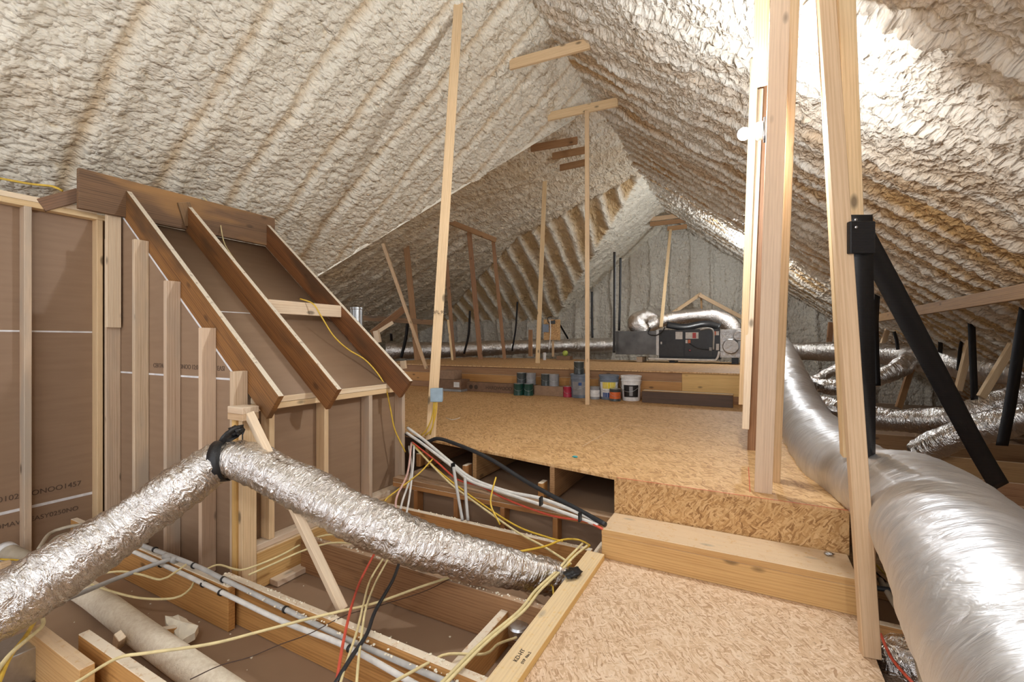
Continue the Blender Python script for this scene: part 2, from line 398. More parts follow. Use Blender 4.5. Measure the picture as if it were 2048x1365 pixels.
# ------------------------------------------------------------------ foam surfaces (the roof's underside)
def lumps(a, b, sa, sb, seed, amp=.03):
    wa = a+.06*vnoise(a*5, b*5, seed)+.03*vnoise(a*13, b*13, seed+1)
    wb = b+.08*vnoise(a*4, b*4, seed+2)+.03*vnoise(a*12, b*12, seed+3)
    f, g, cid = worley(wa/sa, wb/sb, seed)
    dome = np.sqrt(np.clip(1-(f*1.05)**2, 0, 1))*(.55+.7*cid)
    f2, _, c2 = worley(wa/(sa*.45), wb/(sb*.4), seed+50)
    d2 = np.sqrt(np.clip(1-(f2*1.05)**2, 0, 1))*(.4+.8*c2)
    big = vnoise(a*1.6, b*1.6, seed+7)*.5+vnoise(a*3.5, b*3.5, seed+8)*.5
    f3, _, c3 = worley(wa/(sa*.85)+5, wb/(sb*.8)+9, seed+90)
    d3 = np.sqrt(np.clip(1-(f3*1.05)**2, 0, 1))*(.3+.9*c3)
    return amp*(.7*dome+.5*d3+.45*d2)+.035*big
def grid_ceiling(name, A, B, posf, nrmf, hf, matl, keep=None):
    """A, B 1-D parameter arrays; posf -> point arrays; nrmf -> inward normal; hf -> (height, tan)"""
    a, b = np.meshgrid(A, B, indexing='ij'); P = posf(a, b); hgt, tn = hf(a, b); N = nrmf(a, b)
    V = P+N*hgt[..., None]; na, nb = a.shape
    i, j = np.meshgrid(np.arange(na-1), np.arange(nb-1), indexing='ij'); i = i.ravel(); j = j.ravel()
    Fq = np.stack([i*nb+j, (i+1)*nb+j, (i+1)*nb+j+1, i*nb+j+1], 1)
    V = V.reshape(-1, 3)
    if keep is not None:
        k = keep(P.reshape(-1, 3)); Fq = Fq[k[Fq].all(1)]
        used = np.unique(Fq); mp = np.full(len(V), -1); mp[used] = np.arange(len(used)); V = V[used]; Fq = mp[Fq]; tn = tn.reshape(-1)[used]
    me = np_mesh(name, V, Fq)
    uv = np.stack([a.ravel(), b.ravel(), np.zeros(a.size)], 1)
    if keep is not None: uv = uv[used]
    me.attributes.new('ab', 'FLOAT_VECTOR', 'POINT').data.foreach_set('vector', np.ascontiguousarray(uv, 'f').ravel())
    at = me.attributes.new('tan', 'FLOAT', 'POINT'); at.data.foreach_set('value', np.ascontiguousarray(tn, 'f').ravel())
    o = link(name, me, matl, None, None, True); tag(o, kind='structure'); return o
MS = .784; SL = math.sqrt(1+MS*MS)
XR, HR = -2.14, CZ+3.80            # ridge
def gradsteps(a0, a1, s0, s1):
    out = [a0]
    while out[-1] < a1: t = (out[-1]-a0)/(a1-a0); out.append(out[-1]+s0+(s1-s0)*max(0, t))
    return np.array(out)
# right slope
def R_pos(a, b): return np.stack([XR+a/SL, b, HR-MS*a/SL], -1)
def R_h(a, b):
    near = np.clip((5.2-b)/2.5, 0, 1)
    h = lumps(a, b, .075, .095, 3, .040)*(1+.15*near)
    ph = (b/.405) % 1.0; rib = np.exp(-((ph-.5)/.13)**2); wob = .5+.5*vnoise(a*.8, np.floor(b/.405)*3.1, 5)
    ph2 = ((b+.05*vnoise(a*1.5, b, 8))/.81) % 1.0; rib2 = np.exp(-((ph2-.5)/.045)**2)
    h = h+rib2*near*(.06+.016*np.abs(np.sin(np.pi*(a+.03*vnoise(a*6, b*6, 4))/.06)))+rib*.06*(1-near)*(.6+.5*vnoise(a*2, b*3, 6))+.05*near*vnoise(a*2.2, b*2.2, 12)
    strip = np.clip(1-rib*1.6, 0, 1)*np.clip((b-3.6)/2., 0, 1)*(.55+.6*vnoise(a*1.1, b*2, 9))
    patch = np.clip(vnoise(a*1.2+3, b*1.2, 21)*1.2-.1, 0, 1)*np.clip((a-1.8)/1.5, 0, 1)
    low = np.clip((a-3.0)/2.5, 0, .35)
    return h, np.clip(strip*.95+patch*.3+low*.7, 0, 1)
nR = np.array([-MS, 0, -1.])/SL
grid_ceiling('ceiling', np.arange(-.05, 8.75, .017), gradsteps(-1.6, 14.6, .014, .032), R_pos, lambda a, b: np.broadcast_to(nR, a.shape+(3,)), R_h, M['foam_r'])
# near left slope, ending in the valley
H1 = CZ+5.39
def L_pos(a, b): X = -2.0-a/SL; return np.stack([X, b, np.minimum(H1+MS*X, HR+.02)], -1)
VA, VB = np.array([-5.57, 4.50]), np.array([-2.2, 6.76])
def vkeep(P): return (VB[0]-VA[0])*(P[:, 1]-VA[1])-(VB[1]-VA[1])*(P[:, 0]-VA[0]) < 0
def L_h(a, b):
    h = lumps(a, b, .070, .110, 31, .034)
    ph = ((b+.25*vnoise(a*.3, b*.3, 3))/.61) % 1.0; gr = np.exp(-((ph-.5)/.07)**2)
    rdg = np.exp(-((ph-.72)/.12)**2)
    h = h-gr*.035*(.5+.6*vnoise(a, b*2, 44))+rdg*.02+.03*vnoise(a*2, b*2, 46)
    h = h+rdg*.014*np.abs(np.sin(np.pi*(a+.03*vnoise(a*6, b*6, 4))/.055))
    e = np.clip(vnoise(a*.9, b*.9, 41)*.8, 0, 1)
    return h, np.clip(gr*.5+e*.3, 0, 1)
nL = np.array([MS, 0, -1.])/SL
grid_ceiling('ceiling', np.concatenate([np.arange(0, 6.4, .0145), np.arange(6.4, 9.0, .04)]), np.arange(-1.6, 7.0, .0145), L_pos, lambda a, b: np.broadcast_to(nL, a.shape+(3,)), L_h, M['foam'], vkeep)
# back of the valley edge: closes the step between near and far roof
Vv = []
for t in np.linspace(-.35, 1.0, 60):
    p = VA+(VB-VA)*t; z0 = H1+MS*p[0]; Vv += [(p[0], p[1], z0-.05), (p[0]-.02, p[1]+.03, z0+.9-.8*max(0, t-.4))]
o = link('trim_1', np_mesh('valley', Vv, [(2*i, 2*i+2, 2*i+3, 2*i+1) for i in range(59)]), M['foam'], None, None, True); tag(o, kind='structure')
# rear roof: far left slope, hip end and the extension beyond
def rear_z(X, Y):
    L2 = np.interp(X, [-15, -9.7, -5.8, -2.14], [-.9, 1.35, 3.0, 3.8])
    Fh = 3.8-.7*(Y-10.1); L3 = 3.8+MS*(X-XR)
    wing = np.minimum(L2, Fh); return np.maximum(wing, L3), L2, Fh, L3
def B_pos(a, b): z = rear_z(a, b)[0]; return np.stack([a, b, CZ+z], -1)
def B_n(a, b):
    e = .05; zx = (rear_z(a+e, b)[0]-rear_z(a-e, b)[0])/(2*e); zy = (rear_z(a, b+e)[0]-rear_z(a, b-e)[0])/(2*e)
    n = np.stack([zx, zy, -np.ones_like(zx)], -1); return n/np.linalg.norm(n, axis=-1, keepdims=True)
def B_h(a, b):
    z, L2, Fh, L3 = rear_z(a, b); isF = (Fh < L2) & (Fh > L3)
    h = lumps(a, b, .13, .15, 61, .065)
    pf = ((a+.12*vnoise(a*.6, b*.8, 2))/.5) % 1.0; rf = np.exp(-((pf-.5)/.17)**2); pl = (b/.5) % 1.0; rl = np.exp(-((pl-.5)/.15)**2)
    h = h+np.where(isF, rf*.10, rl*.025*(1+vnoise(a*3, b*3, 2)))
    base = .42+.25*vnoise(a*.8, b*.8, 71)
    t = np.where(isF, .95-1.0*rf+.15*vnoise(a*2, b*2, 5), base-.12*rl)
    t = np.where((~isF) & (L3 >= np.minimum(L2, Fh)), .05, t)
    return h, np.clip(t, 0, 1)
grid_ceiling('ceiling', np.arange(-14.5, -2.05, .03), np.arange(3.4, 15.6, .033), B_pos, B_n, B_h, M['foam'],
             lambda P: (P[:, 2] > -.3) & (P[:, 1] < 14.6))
# far gable wall
GY = 14.35
def G_pos(a, b): return np.stack([a, np.full_like(a, GY), b], -1)
def G_h(a, b):
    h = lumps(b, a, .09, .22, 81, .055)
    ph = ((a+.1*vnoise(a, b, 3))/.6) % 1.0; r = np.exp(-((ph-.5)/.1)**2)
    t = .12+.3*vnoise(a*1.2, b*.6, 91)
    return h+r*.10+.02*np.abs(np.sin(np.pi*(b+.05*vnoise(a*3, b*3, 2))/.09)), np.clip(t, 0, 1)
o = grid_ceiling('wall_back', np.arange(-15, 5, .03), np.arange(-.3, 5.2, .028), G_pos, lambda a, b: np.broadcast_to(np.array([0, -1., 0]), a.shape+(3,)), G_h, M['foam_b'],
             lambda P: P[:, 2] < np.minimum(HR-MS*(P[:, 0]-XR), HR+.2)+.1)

# ------------------------------------------------------------------ floors
def struct(o): return tag(o, kind='structure')
struct(boxobj('floor', (-15, -1.6, -.26), (5.5, 14.6, -.24), M['drywall']))
struct(boxobj('wall_left', (-14.5, -1.6, -.26), (-14.4, 14.6, 1.6), M['foam_b']))
struct(boxobj('floor', (-.83, -1.6, -.018), (.455, 2.94, 0), M['osb_near']))
bm = bmesh.new()
fl = pt(820, 872, z=.41); pts = [(-6.2, 3.62), (fl.x, fl.y), (-.77, 2.925), (.47, 2.925), (.47, 7.12), (-6.2, 7.12)]
def prism(pts, z0, z1):
    bm = bmesh.new(); v0 = [bm.verts.new((x, y, z0)) for x, y in pts]; v1 = [bm.verts.new((x, y, z1)) for x, y in pts]; n = len(pts)
    bm.faces.new(v0[::-1]); bm.faces.new(v1)
    for i in range(n): bm.faces.new((v0[i], v0[(i+1) % n], v1[(i+1) % n], v1[i]))
    bmesh.ops.recalc_face_normals(bm, faces=bm.faces[:]); return bm_mesh(bm)
struct(link('floor', prism(pts, .392, .41), M['osb_deck']))
DZ = .855
struct(boxobj('floor', (-7.2, 7.06, DZ-.018), (-.06, 10.9, DZ), M['osb_deck']))
# chalk and saw lines on the deck
for a, b, nm in (((1497, 935), (1500, 985), 0), ((1165, 893), (1240, 850), 1), ((1240, 850), (1420, 862), 2)):
    p, q_ = pt(*a, z=.411), pt(*b, z=.411)
    tag(board('deck_seam' if nm == 0 else 'panel_joint', p, q_, .004, .001, (q_-p).cross(Vector((0, 0, 1))), M['cab_r'] if nm == 0 else M['joist']), kind='structure')

p, q_ = Vector((-.77, 2.926, .4105)), Vector((.468, 2.926, .4105))
struct(board('edge_paint', p, q_, .006, .001, (0, 1, 0), M['cab_r'], bev=.0002))
# ------------------------------------------------------------------ wall A (left) and the framed box with its sloped lid
XA, YB = -4.45, 1.61
struct(boxobj('wall_left', (XA-.105, -1.6, -.24), (XA-.09, YB+.12, 2.27), M['drywall']))
wl = bpy.data.objects['wall_left.001']
def joint(p, q_, parent, wd=.012): # white paper edge between two drywall sheets
    board('sheet_joint', p, q_, wd, .002, Vector(q_)-Vector(p) and Vector((0, 0, 1)), M['tape'], parent, .0004)
joint((XA-.0885, -1.0, 1.375), (XA-.0885, YB, 1.375), wl); joint((XA-.0885, -1.0, .12), (XA-.0885, YB, .12), wl, .02)
X_ = XA-.0885
text_on('CERTAINTEED01025ZONOO1457', .052, (X_, 1.12, .215), (0, 1, 0), (0, 0, 1), M['inkf'], wl)
text_on('IOT   WA   MOMAW  EASY0250NO', .045, (X_, 1.14, .03), (0, 1, 0), (0, 0, 1), M['inkf'], wl)
def stud(lo, hi, mt, label, group=None, name='wall_stud'):
    return tag(lumber(name, lo, hi, M[mt]), label, 'wall stud' if name == 'wall_stud' else name.replace('_', ' '), group)
stud((XA-.089, .74, -.20), (XA, .778, 2.245), 'greystud', 'wall stud at the extreme left edge against the brown drywall')
stud((XA-.089, 1.175, -.20), (XA, 1.213, 2.245), 'greystud', 'single pale stud standing alone in the brown drywall wall at far left')
tag(lumber('top_plate', (XA-.089, -1.2, 2.245), (XA, YB+.02, 2.283), M['pine']), 'lower yellow top plate running along the left wall under a paler one', 'plate')
tag(lumber('top_plate', (XA-.089, -1.2, 2.284), (XA+.002, YB-.04, 2.322), M['palepine']), 'upper pale top plate crossing the left edge of the photo under the foam', 'plate')
stud((XA-.089, 1.57, -.20), (XA-.002, 1.606, 2.245), 'pine', 'narrow stud in the corner where the left wall meets the stepped studs')
# stepped studs of the near face, tops following the slope
SX = [-4.44, -4.0, -3.56, -3.13, -2.79]; SZ = [2.10, 2.05, 1.72, 1.39, 1.12]
lab = ['stud behind the short scab board, tallest of the stepped row', 'weathered stud with black streak and knots, second of the stepped row', 'pale stud with small knots, middle of the stepped row left of the silver duct', 'pinkish stud rising behind the black duct strap, fourth of the stepped row', 'shortest stepped stud, at the box corner under the first rafter']
for x, z, l in zip(SX, SZ, lab):
    stud((x, YB, -.20), (x+.038, YB+.089, z), 'greystud' if x != -3.13 else 'pinkpine', l, 'stepped studs of the box end wall')
tag(lumber('scab_board', (SX[0]+.039, YB-.012, .98+.43), (SX[0]+.077, YB+.077, 2.38), M['palepine']), 'short board nailed over the top of the tallest stepped stud', 'board')
# rafters of the lid
RT = (-2.457, .976); MB = .81; SB = math.sqrt(1+MB*MB)
def raf(y0, label, x1=-4.32, w_=.184):
    n = Vector((-MB, 0, -1)).normalized()*w_/2
    p1 = Vector((RT[0], y0+.019, RT[1]))+n; p0 = Vector((x1, y0+.019, RT[1]+MB*(RT[0]-x1)))+n
    return tag(board('sloped_rafter', p0, p1, w_, .038, (MB, 0, 1), M['rafter']), label, 'rafter', 'rafters of the framed box lid')
raf(1.70, 'near dark rafter sloping down beside the stepped studs'); raf(2.13, 'middle dark rafter between the two sloped drywall bays'); raf(2.86, 'far dark rafter at the open end of the sloped box lid')
def slopez(x, off=.184): return RT[1]+MB*(RT[0]-x)-off*SB
# sloped drywall
me = np_mesh('lid', [(-4.34, 1.739, slopez(-4.34)), (-4.34, 2.859, slopez(-4.34)), (-2.715, 2.859, slopez(-2.715)), (-2.715, 1.739, slopez(-2.715)),
                     (-4.34, 1.739, slopez(-4.34)-.015), (-4.34, 2.859, slopez(-4.34)-.015), (-2.715, 2.859, slopez(-2.715)-.015), (-2.715, 1.739, slopez(-2.715)-.015)],
             [(3, 2, 1, 0), (4, 5, 6, 7), (0, 1, 5, 4), (1, 2, 6, 5), (2, 3, 7, 6), (3, 0, 4, 7)])
lid = struct(link('wall_lid', me, M['drywall_warm']))
pj = slopez(-3.42)+.0015
board('sheet_joint', (-3.42, 1.74, pj), (-3.42, 2.128, pj), .01, .002, (1, 0, -MS), M['tape'], lid, .0004)
# near face drywall with slanted top, and long face drywall
me = np_mesh('near', [(-4.5, YB+.09, -.24), (-2.81, YB+.09, -.24), (-2.81, YB+.09, slopez(-2.81, .19)), (-4.45, YB+.09, slopez(-4.45, .19)-.02), (-4.5, YB+.09, 2.2),
                      (-4.5, YB+.1, -.24)], [(0, 1, 2, 3), (0, 3, 4, 4)]) if False else prism([(0, 0)]*3, 0, 0) if False else None
def panel_y(y, poly, th=.012):
    n = len(poly); V = [(x, y, z) for x, z in poly]+[(x, y+th, z) for x, z in poly]
    bm = bmesh.new(); vs = [bm.verts.new(v) for v in V]; bm.faces.new(vs[:n]); bm.faces.new(vs[n:][::-1])
    for i in range(n): bm.faces.new((vs[i], vs[i+n], vs[(i+1) % n+n], vs[(i+1) % n]))
    bmesh.ops.recalc_face_normals(bm, faces=bm.faces[:]); return bm_mesh(bm)
dn = link('wall_near', panel_y(YB+.0905, [(-4.53, -.238), (-2.815, -.238), (-2.815, slopez(-2.815, .185)), (-4.53, slopez(-4.53, .185))], .01), M['drywall'])
struct(dn)
board('sheet_joint', (-4.45, YB+.0895, 1.06), (-2.82, YB+.0895, 1.06), .013, .002, (0, 0, 1), M['tape'], dn, .0004)
board('edge_strip', (-4.45, YB+.089, slopez(-4.45, .188)), (-2.82, YB+.089, slopez(-2.82, .188)), .014, .002, (MS, 0, 1), M['tape'], dn, .0004)
text_on('CERTAINTEED  SSONOO 12:01  CERTA   EASI', .045, (-3.45, YB+.0895, 1.125), (1, 0, 0), (0, 0, 1), M['inkf'], dn)
XF = -2.71
df = struct(boxobj('wall_side', (XF-.104, 1.72, -.238), (XF-.091, 3.12, .862), M['drywall_warm']))
# ledger at the head of the rafters
lg = tag(lumber('ledger_board', (-4.36, 1.42, 2.275), (-4.32, 2.95, 2.57), M['weathered']), 'wide weathered brown ledger board under the foam above the rafters', 'board')
tag(board('backing_board', (-4.46, 1.26, 2.27), (-4.42, 1.46, 2.40), .09, .035, (0, 0, 1), M['dark']), 'dark slanted offcut behind the left end of the ledger board', 'board')
tag(board('scarf_board', (-4.312, 2.10, 2.50), (-4.312, 2.16, 2.31), .10, .02, (0, 1, 0), M['weathered']), 'small weathered scab on the ledger board above the cable', 'board')
tag(lumber('lid_blocking', (-3.29, 2.168, 1.52), (-3.25, 2.859, 1.625), M['palepine']), 'pale block bridging the middle and far rafters of the box lid', 'blocking')
for y, z in ((3.02, 2.25), (3.35, 1.90)):
    tag(lumber('stub_stud', (-4.6, y, z-.25), (-4.56, y+.07, z), M['palepine']), 'pale stub of wood at the foam ' + ('near the ledger board end' if y < 3.1 else 'lower down behind the far rafter'), 'stud')
# plates and studs of the long face
for i, (z, mt) in enumerate(((.866, 'pine'), (.906, 'palepine'))):
    tag(lumber('top_plate', (XF-.089, 1.745, z), (XF, 3.10-.02*i, z+.038), M[mt]), ('upper pale' if i else 'lower yellow') + ' plate carrying the rafter tails along the long box side', 'plate')
labs = ['short stud under the near rafter tail beside the corner post', 'short stud with orange side under the middle rafter tail', 'grey sided short stud third along the long box side', 'last short stud of the long box side, where the cable bundle starts']
for y, l, mt in zip((1.83, 2.25, 2.68, 3.07), labs, ('pine', 'pine', 'greystud', 'greystud')):
    stud((XF-.089, y-.019, .035), (XF, y+.019, .865), mt, l, 'short studs of the long box side')
tag(lumber('corner_post', (XF-.05, YB-.005, -.20), (XF-.011, YB+.085, .835), M['yellow']), 'orange corner post of the box behind the black duct strap', 'post')
tag(lumber('corner_post', (XF-.009, YB+.01, -.20), (XF+.03, YB+.10, .835), M['pine']), 'pale corner post of the box, right of the orange one', 'post')
tag(lumber('cap_block', (XF-.05, YB-.03, .836), (XF+.10, YB+.07, .874), M['pine']), 'lower of two short cap blocks on the box corner post', 'block')
tag(lumber('cap_block', (XF-.05, YB-.03, .875), (XF+.10, YB+.07, .915), M['palepine']), 'upper of two short cap blocks on the box corner post', 'block')
tag(lumber('bottom_plate', (XF-.089, 1.715, -.004), (XF, 3.12, .033), M['palepine']), 'pale bottom plate under the short studs of the box', 'plate')
tag(lumber('rim_joist', (XF-.02, 1.715, -.235), (XF+.02, 3.2, -.006), M['yellow']), 'bright yellow rim joist below the long box side', 'joist')
tag(lumber('ledger_strip', (XF+.022, 1.80, -.236), (XF+.10, 2.6, -.20), M['palepine']), 'pale strip of wood lying at the foot of the yellow rim joist', 'board')
k0, k1 = pt(500, 832, d=2.55), pt(686, 1222, d=2.2)
tag(board('diagonal_brace', k0, k1, .089, .038, (.75, -.4, .5), M['palepine']), 'diagonal pale brace leaning from the box corner to a floor joist under the duct', 'brace')

# ------------------------------------------------------------------ floor joists left of the walkway
def joist(lo, hi, l, mt='joist'): return tag(lumber('floor_joist', lo, hi, M[mt]), l, 'joist')
joist((-4.4, 1.40, -.238), (-2.44, 1.438, 0), 'orange joist under the two grey pipes at lower left')
joist((-2.60, 1.46, -.238), (-.875, 1.498, 0), 'long dusty joist running to the bottom centre with pipes along its side')
joist((-2.66, 2.00, -.238), (-.875, 2.038, 0), 'dark orange joist under the middle of the silver duct', 'brown')
joist((-2.66, 2.70, -.238), (-.875, 2.738, 0), 'knotty yellow joist behind the silver duct')
joist((-.872, -1.4, -.238), (-.834, 2.9, -.019), 'joist under the walkway edge board')
joist((-1.12, 1.50, -.238), (-1.08, 1.998, -.06), 'short dusty blocking joist left of the edge board')
joist((.52, 2.62, -.238), (4.2, 2.658, 0), 'orange joist at lower right under the big duct')
for i, y in enumerate((3.4, 4.2, 5.0, 5.8, 6.8, 8.0)):
    joist((.52, y, -.238), (4.2, y+.038, 0), ['first', 'second', 'third', 'fourth', 'fifth', 'sixth'][i]+' joist back on the right side under the far ducts', 'brown')
eb = tag(lumber('edge_board', (-.872, -1.4, .0005), (-.765, 2.62, .038), M['yellow']), 'flat yellow board edging the walkway, with printed stamp', 'board')
q = pt(1040, 1312, z=.0385)
text_on('KD-HT', .026, (-.82, q.y, .0385), (0, 1, 0), (-1, 0, 0), M['ink'], eb)
text_on('SYP  No.2', .018, (-.79, q.y, .0385), (0, 1, 0), (-1, 0, 0), M['ink'], eb)
# lower left corner
def pz(x, y, z): return pt(x, y, z=z)
joist((-2.70, .885, -.238), (-1.3, .925, -.03), 'short dusty joist at lower left with end grain showing')
tag(lumber('floor_joist', (-2.96, .79, -.238), (-2.40, .84, -.03), M['yellow']), 'doubled dusty joist end at the lower left corner', 'joist')

# ------------------------------------------------------------------ low wall and bays under the deck
tag(lumber('bay_plate', (-2.68, 2.90, .075), (-.80, 2.989, .112), M['joist']), 'lower orange plate below the dark deck bays', 'plate')
tag(lumber('bay_plate', (-2.68, 2.90, .113), (-.80, 2.989, .150), M['brown']), 'upper orange plate below the dark deck bays', 'plate')
struct(boxobj('wall_low', (-2.68, 2.992, -.238), (-.80, 3.004, .11), M['drywall']))
struct(boxobj('floor', (-2.68, 3.006, .12), (-.80, 6.2, .134), M['drywall']))
for x, l in zip((-2.44, -2.04, -1.62, -1.20), ('leftmost', 'second', 'third', 'rightmost')):
    tag(lumber('cripple_stud', (x-.019, 2.905, -.236), (x+.019, 2.985, .074), M['joist']), l+' cripple stud under the orange bay plates', 'stud', 'cripples under the deck')
for x, y, l in ((-2.62, 3.28, 'left'), (-2.02, 3.15, 'middle'), (-1.27, 3.02, 'right')):
    tag(lumber('deck_joist', (x-.019, y, .151), (x+.019, 7.0, .391), M['brown']), l+'most deck joist end seen between dark bays' if l != 'middle' else 'middle deck joist end seen between dark bays', 'joist')
    tag(lumber('squash_block', (x-.10, y-.03, .151), (x-.062, y+.06, .27), M['joist']), 'small orange block beside the '+l+' deck joist', 'block')
struct(boxobj('wall_bay_shade', (-2.9, 6.25, -.2), (.46, 6.27, .39), M['plank']))  # dark panel added to close the deck bays, their shade put into its colour
tag(boxobj('riser_panel', (-.79, 2.93, .17), (.462, 2.945, .3915), M['osb_riser']), 'upright strand board riser behind the wooden step', 'riser')
# step
st = empty('wooden_step', (-.17, 2.78, 0), 'pine box step at the end of the walkway below the strand board riser', 'step')
lumber('tread', (-.79, 2.64, .141), (.452, 2.925, .178), M['yellow'], st)
lumber('front_board', (-.79, 2.645, .0005), (.452, 2.683, .140), M['yellow'], st)
for x in (-.788, .41): lumber('side_board', (x, 2.684, .0005), (x+.038, 2.92, .140), M['yellow'], st)
tag(lumber('trimmer_post', (.50, 2.86, -.238), (.56, 2.92, .39), M['brown']), 'dark short post under the deck corner beside the long post foot', 'post')

# ------------------------------------------------------------------ second deck front
for z0, z1, x1, mt, l in ((.411, .52, -.07, 'brown', 'lowest skirt board of the upper deck behind the paint cans'), (.522, .70, -.9, 'joist', 'middle orange skirt board of the upper deck'), (.702, .836, -.9, 'brown', 'top skirt board just below the upper deck edge')):
    tag(lumber('skirt_board', (-6.6, 7.10, z0), (x1, 7.138, z1), M[mt]), l, 'board')
tag(lumber('skirt_board', (-.898, 7.10, .522), (-.07, 7.138, .836), M['yellow']), 'pale right end panel of the upper deck front', 'board')

# ------------------------------------------------------------------ posts
def post(top, bot, wd, th, wdir, mt, label, name='brace_post', group=None, **k):
    return tag(board(name, bot, top, wd, th, wdir, M[mt], **k), label, 'post', group)
lp = post(pt(919, -25, d=4.45), pt(861, 881, z=.41), .089, .038, (1, .75, 0), 'pine', 'tall pale post left of centre carrying the blue junction box')
post(pt(1174, 222, d=6.36), pt(1175, 810, z=.41), .060, .038, (1, .2, 0), 'pine', 'slim post standing in front of the buckets up to a collar tie')
post(pt(1093, 275, d=9.4), pt(1075, 727, z=DZ), .089, .038, (1, .5, 0), 'pine', 'tall post on the upper deck left of the slim one')
# cluster by the lamp
cl = [(pt(1562, -30, d=2.34), pt(1526, 985, z=.41), .092, .038, 'pinkpine', 'widest front board of the post cluster, pinkish with small knots'),
      (pt(1590, -30, d=2.32), pt(1552, 962, z=.41), .042, .089, 'pine', 'narrow board forming the right edge of the post cluster'),
      (pt(1525, -30, d=2.55), pt(1519, 172, d=2.62), .075, .038, 'pine', 'upper board of the post cluster, ending square above the lamp'),
      (pt(1529, 160, d=3.5), pt(1504, 900, z=.41), .070, .05, 'brown', 'darker board directly left of the pinkish front board'),
      (pt(1519, 180, d=3.45), pt(1491, 858, d=3.62), .052, .038, 'palepine', 'pale board of the cluster that carries the lamp, ending above the deck'),
      (pt(1509, 118, d=3.2), pt(1484, 809, d=3.70), .050, .038, 'pine', 'leftmost board of the cluster, ending highest above the deck')]
for a, b, wd, th, mt, l in cl: post(a, b, wd, th, (1, 0, 0), mt, l, group='boards of the post cluster by the lamp')
pr = post(pt(1650, -30, d=2.08), pt(1741, 1312, z=0), .064, .05, (1, .1, 0), 'pine', 'long leaning right post whose foot stands on the walkway edge', name='support_post')
post(pt(1690, -30, d=2.10), pt(1727, 905, d=2.42), .066, .05, (1, .1, 0), 'pine', 'shorter board fixed to the right of the leaning right post behind the straps', name='support_post')
post(pt(1642, -30, d=2.2), pt(1691, 912, d=2.50), .038, .06, (1, .1, 0), 'pine', 'narrow board behind the left edge of the leaning right post', name='support_post')
# back left
bk = [((809, 456), (835, 726), 10.9, .14, 'brown', 'wide brown post at the far left of the upper deck'),
      ((893, 520), (908, 722), 11.2, .09, 'brown', 'brown post between the tall pale post and the beam end'),
      ((896, 640), (905, 722), 10.9, .05, 'pine', 'short pale stub post beside the brown post on the upper deck'),
      ((938, 462), (961, 718), 11.3, .12, 'brown', 'brown post under the middle of the dark roof beam'),
      ((986, 480), (1009, 716), 11.6, .09, 'brown', 'brown post under the right end of the dark roof beam')]
for (a, b, d, wd, mt, l) in bk:
    P = pt(*b, d=d); P.z = DZ if P.z > DZ-.5 else P.z; post(pt(*a, d=d), P, wd, .045, (1, .6, 0), mt, l, group='brown posts at the back left')
post(pt(766, 488, d=8.6), pt(853, 738, d=8.6), .06, .04, (1, .3, 0), 'pine', 'thin pale brace leaning right behind the box', name='diagonal_brace')
tag(board('roof_beam', pt(852, 425, d=10.2), pt(992, 481, d=10.9), .12, .05, (0, 0, 1), M['brown']), 'dark beam high at the back left over three posts', 'beam')
tag(board('cross_beam', pt(722, 636, d=10.6), pt(872, 646, d=11), .12, .05, (0, 0, 1), M['dark']), 'dark horizontal beam behind the far rafter end', 'beam')
tag(board('cripple_rafter', pt(744, 668, d=10.0), pt(808, 618, d=10.8), .16, .05, (0, .3, 1), M['brown']), 'dark sloping rafter piece over the lit wood at back left', 'rafter')
tag(board('cripple_rafter', pt(750, 668, d=9.2), pt(786, 645, d=9.3), .07, .05, (0, 0, 1), M['palepine']), 'bright lit wood frame piece beyond the far box rafter', 'rafter')
tag(board('cleat_board', pt(752, 662, d=8.2), pt(757, 686, d=8.2), .12, .05, (1, 0, 0), M['palepine']), 'pale cleat beside the far rafter, below the lit frame piece', 'board')
tag(board('cleat_board', pt(806, 722, d=6.6), pt(808, 738, d=6.6), .09, .04, (1, 0, 0), M['palepine']), 'small pale cleat at the tail of the far rafter', 'board')
# collar ties
def tie(a, b, hz, l, mt='pine', th=.12):
    p, q_ = pt(*a, z=hz), pt(*b, z=hz); return tag(board('collar_tie', p, q_, th, .038, (0, 0, 1), M[mt]), l, 'collar tie')
tie((1020, 130), (1180, 87), CZ+3.30, 'nearest collar tie half buried in foam near the top centre')
tie((1096, 234), (1236, 204), CZ+3.30, 'collar tie on top of the slim post, with dark marks')
tie((1062, 297), (1155, 281), CZ+3.35, 'brown collar tie behind the tall upper deck post', 'brown')
tie((1105, 313), (1172, 300), CZ+3.35, 'brown collar tie in shadow, second behind the slim post', 'brown')
tie((1120, 336), (1172, 325), CZ+3.35, 'foam-edged collar tie in shadow, third behind the slim post', 'brown')
tie((1293, 440), (1372, 430), CZ+3.45, 'highest of three collar ties at the far gable')
tie((1300, 449), (1372, 441), CZ+3.3, 'middle of three collar ties at the far gable', 'brown')
tie((1335, 458), (1374, 453), CZ+3.1, 'lowest orange collar tie at the far gable', 'brown')
post(pt(1341, 460, d=12.3), pt(1322, 655, d=10.4), .07, .04, (1, 0, 0), 'pine', 'slim post rising behind the air handler to the far collar ties')
tag(board('gable_rafter', pt(1346, 626, d=12.2), pt(1402, 588, d=12.3), .09, .05, (0, 0, 1), M['pine']), 'left rafter of the little wooden gable above the air handler', 'rafter')
tag(board('gable_rafter', pt(1398, 590, d=12.2), pt(1492, 640, d=12.0), .10, .05, (0, 0, 1), M['pine']), 'right rafter of the little wooden gable above the air handler', 'rafter')
post(pt(1402, 590, d=12.35), pt(1404, 640, d=12.3), .05, .04, (1, 0, 0), 'brown', 'short king post of the little gable above the air handler')

